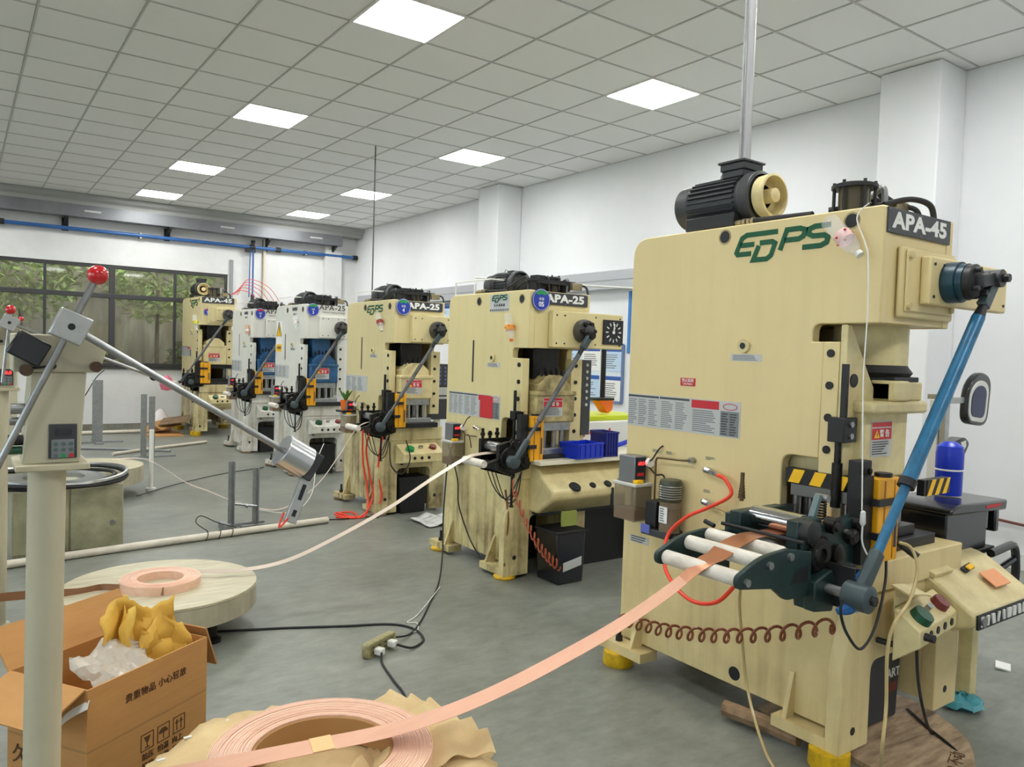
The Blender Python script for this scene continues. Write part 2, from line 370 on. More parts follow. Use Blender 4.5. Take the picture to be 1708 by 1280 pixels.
# suspended ceiling: tee grid, tiles and lit panels
PX, PY = 0.633, 0.62
GX0, GY0 = 0.463, 4.89
ceil = struct(MB().box(XL, XR, YB, YF, ZC + 0.04, ZC + 0.1).build('ceiling', mat('ceiling_slab', (120, 120, 118), .8)))
lamps = {(3, 0), (3, 5), (3, 10), (3, 14), (7, 0), (7, 5), (7, 10), (7, 14), (3, -5), (7, -5), (3, -10), (7, -10)} | {(i, j) for i in (-2,) for j in (0, 5, 10, 14, -5, -10)}  # last set: unseen row left of view, added to light the press sides
tile_me = None
xs = [GX0 + PX * k for k in range(-1, 10)] + [XR]
tg = MB()
def hole(i, j): return (i, j) in lamps
for i in range(-1, 10):
    x0 = GX0 + PX * i; x1 = min(x0 + PX, XR)
    for j in range(-5, 17):
        y0 = GY0 + PY * j; y1 = min(y0 + PY, 14.74)
        if hole(i, j) or y1 - y0 < .05: continue
        full = abs(x1 - x0 - PX) < 1e-4 and abs(y1 - y0 - PY) < 1e-4
        if full and tile_me is not None:
            o = bpy.data.objects.new('ceiling_tile', tile_me); COL.objects.link(o); o.parent = ceil
        else:
            a, b_ = (x1 - x0) / 2 - .0095, (y1 - y0) / 2 - .0095
            o = MB().box(-a, a, -b_, b_, 0.004, 0.02).build('ceiling_tile', TILE, ceil)
            if full: tile_me = o.data
        o.location = ((x0 + x1) / 2, (y0 + y1) / 2, ZC)
for x in xs: tg.box(x - .007, x + .007, 1.75, 14.74, ZC - .002, ZC + .012)
for j in range(-5, 17):
    tg.box(GX0 - PX, XR, GY0 + PY * j - .007, GY0 + PY * j + .007, ZC - .0021, ZC + .012)
tg.build('ceiling_grid', TEE, ceil)
# the rest of the ceiling, outside the picture: plain panels
pn = MB()
for i in range(-7, -1):
    for j in range(-14, 17):
        if hole(i, j): continue
        x0 = max(GX0 + PX * i, XL); y0 = GY0 + PY * j
        pn.box(x0 + .006, GX0 + PX * (i + 1) - .006, max(y0, YB) + .006, min(y0 + PY, 14.74) - .006, ZC, ZC + .02)
for i in range(-1, 10):
    for j in range(-14, -5):
        if hole(i, j): continue
        x0 = GX0 + PX * i; y0 = GY0 + PY * j
        pn.box(x0 + .006, min(x0 + PX, XR) - .006, max(y0, YB) + .006, y0 + PY - .006, ZC, ZC + .02)
pn.build('ceiling_panel', TILE, ceil)['kind'] = 'stuff'

PANEL = mat('panel_light', (255, 255, 252), .4, emit=LAMP)
names = {(3, 0): 'square ceiling panel light at top of picture, nearest of the left row', (3, 5): 'second ceiling panel light from the camera in the left row',
         (3, 10): 'third ceiling panel light from the camera in the left row', (3, 14): 'farthest ceiling panel light of the left row, near the far wall',
         (7, 0): 'square ceiling panel light beside the tall motor conduit, nearest of right row', (7, 5): 'second ceiling panel light from the camera in the right row',
         (7, 10): 'third ceiling panel light of right row, behind the thin hanging rod', (7, 14): 'farthest ceiling panel light of the right row'}
for (i, j) in sorted(lamps):
    x = GX0 + PX * (i + .5); y = GY0 + PY * (j + .5)
    l = thing('ceiling_light', names.get((i, j), 'unseen ceiling panel light'), 'light', (x, y, ZC), group='ceiling panel lights')
    a, b_ = PX / 2 - .004, PY / 2 - .004
    fr = MB()
    for s_ in (-1, 1):
        fr.box(-a, a, s_ * b_ - .012, s_ * b_ + .012, -.006, .02); fr.box(s_ * a - .012, s_ * a + .012, -b_, b_, -.006, .02)
    fr.build('frame', WHITEP, l)
    MB().box(-a + .012, a - .012, -b_ + .012, b_ - .012, -.002, .012).build('diffuser', PANEL, l)

# window
win = struct(empty('window_1', (0, YF + .06, 0)))
FRM = mat('window_frame_dark', (58, 58, 60), .4)
def glass():
    m = bpy.data.materials.new('dirty_glass'); m.use_nodes = True; nt = m.node_tree; nt.nodes.clear()
    out = nt.nodes.new('ShaderNodeOutputMaterial'); tr = nt.nodes.new('ShaderNodeBsdfTransparent'); gl = nt.nodes.new('ShaderNodeBsdfGlossy'); df = nt.nodes.new('ShaderNodeBsdfDiffuse')
    tr.inputs[0].default_value = (.82, .85, .82, 1); gl.inputs['Roughness'].default_value = .04; df.inputs[0].default_value = lin((138, 130, 112)) + (1,)
    tc = nt.nodes.new('ShaderNodeTexCoord'); mp = nt.nodes.new('ShaderNodeMapping'); mp.inputs['Scale'].default_value = (3, 1, .7)
    no = nt.nodes.new('ShaderNodeTexNoise'); no.inputs['Scale'].default_value = 2.2; no.inputs['Detail'].default_value = 7
    nt.links.new(tc.outputs['Object'], mp.inputs[0]); nt.links.new(mp.outputs[0], no.inputs['Vector'])
    r = nt.nodes.new('ShaderNodeMapRange'); r.inputs['From Min'].default_value = .35; r.inputs['From Max'].default_value = .7; r.inputs['To Min'].default_value = .06; r.inputs['To Max'].default_value = .5
    nt.links.new(no.outputs['Fac'], r.inputs['Value'])
    a = nt.nodes.new('ShaderNodeMixShader'); b = nt.nodes.new('ShaderNodeMixShader'); fr = nt.nodes.new('ShaderNodeFresnel'); fr.inputs[0].default_value = 1.5
    nt.links.new(r.outputs[0], a.inputs[0]); nt.links.new(tr.outputs[0], a.inputs[1]); nt.links.new(df.outputs[0], a.inputs[2])
    nt.links.new(fr.outputs[0], b.inputs[0]); nt.links.new(a.outputs[0], b.inputs[1]); nt.links.new(gl.outputs[0], b.inputs[2]); nt.links.new(b.outputs[0], out.inputs[0])
    return m
GLASS = glass()
fr = MB(); zt_ = 2.335
fr.box(WX0, WX1, -.04, .04, WZ0, WZ0 + .07).box(WX0, WX1, -.04, .04, WZ1 - .06, WZ1).box(WX0, WX1, -.04, .04, zt_ - .04, zt_ + .04)
mull = [-3.1, -2.06, -1.35, -.3, .4, 1.16, 2.17, 3.2, 4.10]
wide = {2.17: .055, -.3: .055, -2.06: .055}
for x in mull: h_ = wide.get(x, .03); fr.box(x - h_ + .02, x + h_ - .0, -.038, .038, WZ0, WZ1)
fr.build('window_frame', FRM, win, bevel=.006)
for a, b_ in zip(mull[:-1], mull[1:]):
    MB().box(a + .01, b_ - .01, -.004, .004, WZ0 + .05, zt_ - .02).build('pane', GLASS, win)
    MB().box(a + .01, b_ - .01, -.004, .004, zt_ + .02, WZ1 - .04).build('pane', GLASS, win)
MB().box(WX0 - .02, WX1 + .02, -.1, .0, WZ0 - .04, WZ0).build('window_sill', FRM, win)
def clear_glass():
    m = bpy.data.materials.new('clear_glass'); m.use_nodes = True; nt = m.node_tree; nt.nodes.clear()
    out = nt.nodes.new('ShaderNodeOutputMaterial'); tr = nt.nodes.new('ShaderNodeBsdfTransparent'); gl = nt.nodes.new('ShaderNodeBsdfGlossy'); mx = nt.nodes.new('ShaderNodeMixShader'); fr = nt.nodes.new('ShaderNodeFresnel')
    tr.inputs[0].default_value = (.9, .93, .92, 1); gl.inputs['Roughness'].default_value = .03; fr.inputs[0].default_value = 1.45
    nt.links.new(fr.outputs[0], mx.inputs[0]); nt.links.new(tr.outputs[0], mx.inputs[1]); nt.links.new(gl.outputs[0], mx.inputs[2]); nt.links.new(mx.outputs[0], out.inputs[0]); return m
CGL = clear_glass()
for k, (a, b) in enumerate(ADDED_WIN):  # added windows out of view, letting daylight onto the press sides
    w = struct(empty('window_%d' % (k + 2), (XL - .08, (a + b) / 2, 0))); h_ = (b - a) / 2; q = MB()
    q.box(-.04, .04, -h_, h_, 1.1, 1.16).box(-.04, .04, -h_, h_, 2.84, 2.9)
    for y in (-h_ + .03, -h_ / 3, h_ / 3, h_ - .03): q.box(-.038, .038, y - .03, y + .03, 1.1, 2.9)
    q.build('window_frame', FRM, w)
    for i in range(3): y0 = -h_ + i * 2 * h_ / 3; MB().box(-.004, .004, y0 + .02, y0 + 2 * h_ / 3 - .02, 1.14, 2.86).build('pane', CGL, w)
# outside: ground, boundary wall, shrubs
struct(MB().box(-20, 14, -14, 32, -.6, -.5).build('ground', mat('outside_ground', (96, 92, 78), .9)))
tag(MB().box(-14, 14, 20.0, 20.25, -.5, 4.6).build('boundary_wall', mat('weathered_wall', (150, 138, 118), .85, col2=(70, 62, 54), scale=1.2, amt=.9, stretch=(3, 1, .5))), 'weathered brown boundary wall outside the window', 'wall')
def shrub(x, y, z, r, lab, seed, c1, c2):
    rr = random.Random(seed); root = thing('shrub', lab, 'shrub', (x, y, -.5), group='shrubs outside the window')
    MB().cyl((0, 0, 0), (0, 0, z + .3), .06, .03).build('stem', mat('bark', (80, 66, 50), .9), root)
    mb = MB()
    for k in range(1500):
        v = Vector((rr.gauss(0, 1), rr.gauss(0, 1), rr.gauss(0, 1))).normalized() * r * rr.uniform(.35, 1) ** .6
        c = Vector((v.x, v.y * .7, v.z * .9 + z + .5)); a = Vector((rr.uniform(-1, 1), rr.uniform(-1, 1), rr.uniform(-1, .4))).normalized() * rr.uniform(.07, .15)
        b = a.cross(Vector((rr.uniform(-1, 1), rr.uniform(-1, 1), rr.uniform(-1, 1)))).normalized() * rr.uniform(.025, .05); mb.k = k % 2
        mb._add([c - a, c - b, c + a, c + b], [(0, 1, 2, 3)])
    mb.build('foliage', [mat('leaf_' + c1, *LEAFC[c1]), mat('leaf_' + c2, *LEAFC[c2])], root, fix=False)
LEAFC = {'light': ((188, 200, 124), .6), 'mid': ((134, 154, 84), .6), 'dark': ((84, 100, 60), .6)}
for k, (x, y, z, r, c1, c2, lab) in enumerate([(-1.5, 17.4, 2.9, 1.15, 'mid', 'dark', 'dark leafy shrub outside the leftmost window panes'), (.95, 17.4, 2.9, 1.15, 'mid', 'light', 'green shrub outside the pane behind the red ball handle'),
                                        (3.35, 17.4, 2.95, 1.15, 'light', 'mid', 'light green shrub outside the middle window panes'), (5.75, 17.4, 3.0, 1.15, 'light', 'mid', 'light green shrub outside the rightmost window pane'),
                                        (2.2, 18.9, .9, .8, 'dark', 'mid', 'low dark shrub by the boundary wall outside'), (4.6, 18.9, 1.0, .8, 'dark', 'dark', 'low dark shrub outside beyond the right window edge')]):
    shrub(x, y, z, r, lab, k, c1, c2)

# ------------------------------------------------------------------ presses
def logo(parent, y0, y1, z0, z1, m, off=-.001):
    """the italic maker's mark on the side face, from y0 (left in view) to y1, with the D dropped below the line"""
    P = lambda p: (off, y0 + (y1 - y0) * p[0], z0 + (z1 - z0) * p[1])
    st = [[(.47, .96), (.13, .96), (.075, .86), (.015, .36), (.03, .29), (.185, .29)], [(.06, .61), (.215, .61)],
          [(.28, .63), (.415, .63), (.445, .56), (.405, .16), (.36, .05), (.21, .05), (.268, .54)],
          [(.50, .30), (.565, .97), (.70, .97), (.755, .90), (.735, .70), (.69, .62), (.545, .62)],
          [(1.0, .97), (.85, .97), (.79, .90), (.79, .74), (.83, .66), (.94, .65), (.975, .57), (.965, .41), (.91, .32), (.73, .32)]]
    mb = MB(); hw = .088 * (z1 - z0); ww = abs(y1 - y0)
    for s_ in st:
        q = [Vector(((y0 - P(p)[1]), P(p)[2])) for p in s_]
        L, R = [], []
        for i, p in enumerate(q):
            d0 = (q[i] - q[i - 1]).normalized() if i else (q[1] - q[0]).normalized()
            d1 = (q[i + 1] - q[i]).normalized() if i < len(q) - 1 else d0
            t = (d0 + d1).normalized(); nrm = Vector((-t.y, t.x)); k = 1 / max(.45, nrm.dot(Vector((-d0.y, d0.x))))
            L.append(p + nrm * hw * k); R.append(p - nrm * hw * k)
        for i in range(len(q) - 1):
            quad = [L[i], L[i + 1], R[i + 1], R[i]]
            mb.prism([(y0 - p.x, p.y) for p in quad], 'x', off - .002, off)
    return mb.build('maker_mark', m, parent)

def warn_label(parent, face, off, a0, a1, z0, z1, seed=1, title='警 告'):
    mb = MB(); plate(mb, face, off, a0, a1, z0, z1, .003); lb = mb.build('warning_label', LABEL, parent)
    h = z1 - z0; r = MB(); plate(r, face, off - .003, a0 + .004, a1 - .004, z1 - h * .52, z1 - h * .2, .001)
    plate(r, face, off - .003, a0 + .004, a1 - .004, z1 - h * .16, z1 - h * .03, .001); r.build('red_band', RED, lb)
    p = MB(); lines(p, face, off - .003, a0, a1, z0 + h * .05, z1 - h * .55, 6, seed, .45); p.build('small_print', INK, lb)
    w = a1 - a0
    if face == 'front':
        text('lettering', title, h * .22, WHITE, lb, (a0 + w * .62, off - .0045, z1 - h * .36), 'front', bold=.0005)
        t = MB(); t.prism([(a0 + w * .12, z1 - h * .47), (a0 + w * .38, z1 - h * .47), (a0 + w * .25, z1 - h * .25)], 'y', off - .0055, off - .004); t.build('warning_triangle', YELB, lb)
        text('exclamation_mark', '!', h * .16, INK, lb, (a0 + w * .25, off - .006, z1 - h * .39), 'front')
    return lb

def big_label(parent, y_l, y_r, zt, zb, seed, red=True):
    """the wide silver instruction plate on the side face; y_l is its left end in view"""
    mb = MB(); plate(mb, 'side', 0, y_r, y_l, zb, zt, .002); lb = mb.build('instruction_plate', LABEL, parent)
    w = y_l - y_r; h = zt - zb
    p = MB()
    for a, b in ((0, .30), (.31, .58)): plate(p, 'side', -.002, y_l - w * b, y_l - w * a, zt - h * .09, zt - h * .03, .001)
    p.build('heading_bar', INK, lb)
    q = MB()
    lines(q, 'side', -.002, y_l - w * .30, y_l, zb + h * .05, zt - h * .14, 13, seed, .4, 3); lines(q, 'side', -.002, y_l - w * .58, y_l - w * .32, zb + h * .05, zt - h * .14, 14, seed + 1, .4, 2)
    lines(q, 'side', -.002, y_l - w * .83, y_l - w * .60, zb + h * .05, zt - h * .30, 11, seed + 2, .45, 1)
    q.build('small_print', INKL, lb)
    r = MB(); plate(r, 'side', -.002, y_l - w * .83, y_l - w * .60, zt - h * .26, zt - h * .03, .001); r.build('red_band', RED, lb)
    e = MB(); plate(e, 'side', -.002, y_l - w * .99, y_l - w * .845, zb + h * .03, zt - h * .28, .001); e.build('spec_table', mat('spec_grey', (128, 132, 134), .5), lb)
    s_ = MB(); lines(s_, 'side', -.003, y_l - w * .985, y_l - w * .85, zb + h * .05, zt - h * .32, 9, seed + 3, .5, 2); s_.build('spec_print', INK, lb)
    c = MB(); ring = [(-.0032, y_l - w * .92 + math.cos(t) * w * .055, zt - h * .15 + math.sin(t) * h * .085) for t in [i * math.pi / 12 for i in range(24)]]
    c.tube(ring, .0016, 5, True); c.build('seal_ring', RED, lb)
    return lb

def bolt(mb, p, d, r=.012, h=.008, n=6): mb.cyl(p, Vector(p) + Vector(d) * h, r, r, n)

def make_motor(parent, x, y0, y1, z, r, pulley=True, box=True):
    """finned electric motor lying along y with its pulley at the front (y0)"""
    m = empty('motor', (x, 0, z), parent=parent)
    L = y1 - y0
    MB().lathe([(0, y0), (r * .5, y0), (r * .92, y0 + .03), (r * .95, y0 + L * .18), (r * .95, y1 - .1), (r * 1.02, y1 - .09), (r * .98, y1 - .02), (r * .7, y1), (0, y1)], (0, 0, 0), (0, 1, 0), 36).build('motor_body', MOTOR, m)
    fb = MB(); rr = r * 1.0
    for i in range(28):
        a = math.pi * 2 * i / 28; ca, sa = math.cos(a), math.sin(a); ra, rb = r * .9, r * 1.09; t = .004
        u = Vector((ca, 0, sa)); w = Vector((-sa, 0, ca))
        fb.obox(u * (ra + rb) / 2 + Vector((0, (y0 + L * .2 + y1 - .1) / 2, 0)), u * (rb - ra) / 2, Vector((0, (y1 - .1 - y0 - L * .2) / 2, 0)), w * t)
    fb.build('cooling_fins', MOTOR, m)
    MB().lathe([(r * .98, y0 + .005), (r * 1.12, y0 + .01), (r * 1.12, y0 + L * .14), (r * .98, y0 + L * .16)], (0, 0, 0), (0, 1, 0), 36).build('end_bell', MOTOR, m, bevel=.003)
    if not box: MB().lathe([(r * 1.0, y0 + L * .55), (r * 1.13, y0 + L * .56), (r * 1.13, y0 + L * .7), (r * 1.0, y0 + L * .71)], (0, 0, 0), (0, 1, 0), 32).build('guard_band', RUBBER, m)
    t = MB(); yb = y0 + L * .28; k = 1 if box else .35
    if not box: t.box(-.03, .03, yb - .03, yb + .03, r * .95, r * 1.2)
    else: t.box(-.06, .06, yb - .055, yb + .065, r * .95, r * 1.25); t.box(-.068, .068, yb - .065, yb + .07, r * 1.25, r * 1.55); t.box(-.078, .078, yb - .072, yb + .078, r * 1.55, r * 1.66)
    t.build('terminal_box', MOTOR, m, bevel=.004)
    e = MB(); e.tube([(0, y0 + L * .5 + math.cos(a) * .018, r * 1.16 + math.sin(a) * .018) for a in [i * math.pi / 8 for i in range(16)]], .004, 6, True); e.build('lifting_eye', STEEL, m)
    ft = MB()
    for s_ in (-1, 1): ft.box(s_ * r * .95 - .03, s_ * r * .95 + .03, y0 + .06, y1 - .12, -r - .03, -r * .72)
    ft.build('motor_foot', BLACK, m, bevel=.004)
    if pulley:
        p = MB(); R = r * .88
        p.lathe([(R, y0 + .0), (R * 1.04, y0 - .055), (R * .93, y0 - .058), (R * .88, y0 + .0), (R * .36, y0 + .0), (R * .34, y0 - .06), (R * .2, y0 - .066), (.0, y0 - .066)], (0, 0, 0), (0, 1, 0), 40)
        p.build('pulley', CREAMP, m)
    return m

def make_feeder(parent, P, near):
    """roll feeder on the side of the press: cheek plates, chrome feed roller, gears, entry roller table"""
    f = empty('feeder', (0, 0, 0), parent=parent)
    M1 = GREENBLK if near else OILY
    if near:
        x0, x1, ya, yb, zl = -.40, .05, .02, .36, .90   # zl: strip line
        cheek = [(x0 + .01, zl - .02), (x0 + .01, zl + .085), (x0 + .12, zl + .085), (x0 + .2, zl + .07), (x1 - .07, zl + .09), (x1 - .07, zl - .09), (x0 + .17, zl - .20), (x0 + .05, zl - .21)]
        MB().prism(cheek, 'y', ya, ya + .05).build('cheek_plate', M1, f, bevel=.004)
        MB().prism([(x0 + .03, zl - .08), (x0 + .03, zl + .07), (x1 - .02, zl + .07), (x1 - .02, zl - .08)], 'y', yb - .02, yb + .01).build('cheek_plate', M1, f, bevel=.004)
        MB().box(x0 + .03, x1, ya + .05, yb - .035, zl - .09, zl - .03).build('feeder_bed', OILY, f, bevel=.004)
        MB().box(x0 - .0, x0 + .14, ya + .012, ya + .06, zl + .0, zl + .10).build('bearing_block', M1, f, bevel=.004); MB().box(x0 + .02, x0 + .3, yb - .07, yb - .02, zl - .02, zl + .085).build('bearing_block', M1, f, bevel=.004)
        MB().cyl((x0 + .105, ya + .06, zl + .068), (x0 + .105, yb - .07, zl + .068), .038, n=28).build('feed_roller', CHROME, f)
        MB().cyl((x0 + .105, ya + .05, zl - .035), (x0 + .105, yb - .04, zl - .035), .034, n=24).build('lower_roller', STEEL, f)
        sc = MB()
        for k in range(7): sc.cyl((x0 + .10, yb - .01, zl + .12 + k * .011), (x0 + .10, yb - .01, zl + .128 + k * .011), .014 - .001 * k, n=12)
        sc.cyl((x0 + .10, yb - .01, zl + .11), (x0 + .10, yb - .01, zl + .22), .008, n=10); sc.build('adjusting_screw', mat('brass_dark', (104, 84, 58), .4, .6), f)
        # entry roller table
        arm = round_poly([(x0 - .36, zl - .035), (x0 - .355, zl - .075), (x0 - .17, zl - .10), (x0 - .10, zl - .15), (x0 + .04, zl - .155), (x0 + .04, zl + .0), (x0 - .10, zl + .025), (x0 - .24, zl + .015)], {0: .02, 1: .02, 7: .05, 3: .02})
        for y in (.0, .345): MB().prism(arm, 'y', y, y + .018).build('roller_arm', M1, f, bevel=.003)
        MB().prism([(x0 - .08, zl - .1), (x0 + .02, zl - .1), (x0 + .02, zl - .045), (x0 - .05, zl - .06)], 'y', -.001, .003).build('arm_recess', BLACK, f)
        for i, (x, z) in enumerate(((-.315, -.027), (-.20, .013), (-.09, .028))):
            r = MB(); r.lathe([(0, .02), (.022, .02), (.026, .028), (.026, .34), (.022, .345), (0, .345)], (x0 + x, 0, zl + z - .026), (0, 1, 0), 20); r.build('guide_roller', ROLLW, f)
            b = MB(); bolt(b, (x0 + x, 0, zl + z - .03), (0, -1, 0), .013, .012, 10); b.cyl((x0 + x, .02, zl + z - .026), (x0 + x, .345, zl + z - .026), .006, n=8); b.build('roller_axle', STEEL, f)
        MB().cyl((x0 - .01, .0, zl + .035), (x0 - .01, .35, zl + .035), .007, n=10).cyl((x0 - .05, .05, zl - .01), (x0 - .05, .33, zl - .01), .007, n=10).build('guide_bar', BLACK, f)
        MB().cyl((x0 - .06, .345, zl + .03), (x0 - .06, .39, zl + .04), .009, n=10).build('guide_knob', BLACK, f)
        g = MB(); g.lathe([(0, 0), (.024, 0), (.024, -.012), (.038, -.012), (.042, -.006), (.058, -.006), (.06, .02), (0, .02)], (x0 + .105, ya - .01, zl - .022), (0, 1, 0), 36)
        g.build('feed_gear', OILY, f)
        t = MB()
        for k in range(30):
            a = k * math.pi / 15; c = Vector((x0 + .105 + math.cos(a) * .062, ya + .0, zl - .022 + math.sin(a) * .062)); u = Vector((math.cos(a), 0, math.sin(a))); t.obox(c, u * .004, (0, .012, 0), u.cross(Vector((0, 1, 0))) * .004)
        t.build('gear_teeth', OILY, f)
        h = MB(); h.lathe([(0, -.02), (.03, -.02), (.042, -.012), (.045, .03), (0, .03)], (x0 + .045, ya - .01, zl + .062), (0, 1, 0), 28); h.build('roller_hub', BLACK, f)
        k = MB(); k.lathe([(0, -.03), (.016, -.03), (.02, -.02), (.03, -.02), (.03, .02), (0, .02)], (x0 + .17, ya - .01, zl + .075), (0, 1, 0), 20); k.lathe([(0, -.02), (.02, -.02), (.034, -.01), (.034, .02), (0, .02)], (x0 + .21, ya - .01, zl - .03), (0, 1, 0), 20); k.build('side_gear', OILY, f)
        MB().prism([(x0 + .13, zl - .07), (x0 + .34, zl - .07), (x0 + .34, zl + .07), (x0 + .2, zl + .05), (x0 + .13, zl + .03)], 'y', ya + .005, ya + .05).build('gear_case', OILY, f, bevel=.006)
        # release lever, spring and links over the feeder
        MB().obox((x0 + .17, ya + .06, zl + .13), (.018, 0, .042), (0, .012, 0), (.010, 0, -.004)).build('release_lever', mat('lever_grey', (104, 122, 124), .4, .3), f, bevel=.003)
        s_ = MB(); s_.tube([(x0 + .225 + math.cos(a) * .016, ya + .07 + math.sin(a) * .016, zl + .075 + a * .0016) for a in [i * .5 for i in range(88)]], .0035, 6); s_.build('spring', OILY, f)
        MB().cyl((x0 + .205, ya + .03, zl + .16), (x0 + .205, ya + .08, zl + .16), .014, n=16).build('cam_follower', STEEL, f)
        for kk, (dx, dz, r_) in enumerate(((.30, .02, .03), (.335, .065, .022), (.27, .035, .018))):
            MB().lathe([(0, -.025), (r_ * .6, -.025), (r_, -.015), (r_, .03), (0, .03)], (x0 + dx, ya - .005, zl + dz), (0, 1, 0), 20).build('side_gear', OILY, f)
        # swing arm and rod end at the foot of the connecting rod
        MB().prism([(x0 + .03, zl - .205), (x0 + .03, zl - .1), (x0 + .13, zl - .07), (x0 + .17, zl - .14), (x0 + .14, zl - .22)], 'y', ya - .045, ya).build('swing_arm', M1, f, bevel=.006)
        KN = mat('knuckle_grey', (72, 84, 88), .4, .3)
        MB().lathe([(0, -.05), (.03, -.05), (.046, -.042), (.048, .04), (0, .04)], (x0 + .10, -.14, zl - .13), (0, 1, 0), 28).build('rod_bearing', KN, f)
        b = MB(); bolt(b, (x0 + .10, -.19, zl - .13), (0, -1, 0), .018, .012, 6); b.build('bearing_bolt', BLACK, f)
        MB().cyl((x0 + .10, -.1, zl - .13), (x0 + .10, ya, zl - .13), .018, n=14).build('crank_pin', STEEL, f)
        MB().prism([(x0 + .14, zl - .2), (x0 + .2, zl - .2), (x0 + .2, zl - .06), (x0 + .15, zl - .05)], 'y', -.1, .03).build('block_bracket', BLACK, f, bevel=.004)
    else:
        rr = random.Random(P['seed']); x0, ya, yb, zl = -.20, .02, .27, .87
        MB().prism([(x0, zl - .1), (x0, zl + .07), (x0 + .08, zl + .09), (.06, zl + .09), (.06, zl - .1), (x0 + .1, zl - .14)], 'y', ya, ya + .035).build('cheek_plate', OILY, f, bevel=.004)
        MB().box(x0, .06, yb - .03, yb, zl - .1, zl + .09).build('cheek_plate', OILY, f, bevel=.004)
        MB().box(x0 + .02, .05, ya + .03, yb - .03, zl - .11, zl - .05).build('feeder_bed', OILY, f)
        MB().cyl((x0 + .06, ya + .03, zl + .04), (x0 + .06, yb - .03, zl + .04), .035, n=20).build('feed_roller', STEEL, f)
        MB().cyl((x0 - .0, .03, zl - .03), (x0 - .12, .03, zl - .06), .012, n=8).cyl((x0, .24, zl - .03), (x0 - .12, .24, zl - .06), .012, n=8).build('roller_arm', OILY, f)
        MB().lathe([(0, .01), (.024, .01), (.027, .02), (.027, .25), (0, .25)], (x0 - .12, 0, zl - .05), (0, 1, 0), 16).build('guide_roller', ROLLW, f)
        for dx, dz, r_ in ((-.02, -.02, .075), (.07, .05, .045), (.11, -.04, .05), (.02, .06, .04)):
            g = MB(); g.lathe([(0, -.03), (r_ * .45, -.03), (r_ * .5, -.018), (r_ * .9, -.016), (r_, -.008), (r_, .015), (0, .015)], (x0 + .1 + dx, ya - .005, zl + dz), (0, 1, 0), 24)
            for k in range(18):
                a = k * math.pi / 9; u = Vector((math.cos(a), 0, math.sin(a))); g.obox(Vector((x0 + .1 + dx, ya, zl + dz)) + u * (r_ + .003), u * .004, (0, .01, 0), u.cross(Vector((0, 1, 0))) * .005)
            g.build('feed_gear', OILY, f)
        s_ = MB()
        for k in range(3): s_.cyl((x0 + .02 + k * .06, yb - .02, zl + .08), (x0 + .02 + k * .06, yb - .02, zl + .16 - .02 * (k % 2)), .011, n=8); s_.cyl((x0 + .02 + k * .06, yb - .02, zl + .11), (x0 + .02 + k * .06, yb - .02, zl + .13), .017, n=8)
        s_.build('adjusting_screw', OILY, f)
        MB().cyl((x0 + .1, ya - .02, zl - .12), (x0 + .1, ya - .02, zl - .34), .009, n=8).cyl((x0 + .1, ya - .02, zl - .34), (x0 + .1, ya - .02, zl - .35), .016, n=8).build('hanging_stud', OILY, f)
        MB().lathe([(0, -.035), (.03, -.035), (.042, -.028), (.042, .02), (0, .02)], (x0 + .06, -.06, zl - .035), (0, 1, 0), 20).build('rod_bearing', mat('knuckle_grey', (72, 84, 88), .4, .3), f)
        MB().cyl((x0 + .06, -.06, zl - .035), (x0 + .06, ya, zl - .035), .014, n=10).build('crank_pin', STEEL, f)
        k = MB()
        for q in range(3):
            p = [(x0 + .05 + q * .03, yb - .02, zl - .08), (x0 + .02 + q * .05, .1, zl - .22 - .05 * q), (x0 + .1 + q * .04, .05, zl - .3), (x0 + .2, .03, zl - .12)]
            k.tube(spline(p, 6), .004, 6)
        k.build('cable', RUBBER, f)
    return f

def hazard(parent, x0, x1, y, z0, z1, n):
    b = MB(); b.box(x0, x1, y - .003, y, z0, z1); o = b.build('hazard_band', BLACK, parent); h = z1 - z0; w = (x1 - x0) / n; q = MB()
    for i in range(n):
        a = x0 + i * w
        q.prism([(a, z0), (a + w * .5, z0), (min(a + w * .5 + h * .6, x1), z1), (min(a + h * .6, x1 - w * .2), z1)], 'y', y - .005, y - .003)
    q.build('yellow_stripe', YELB, o); return o

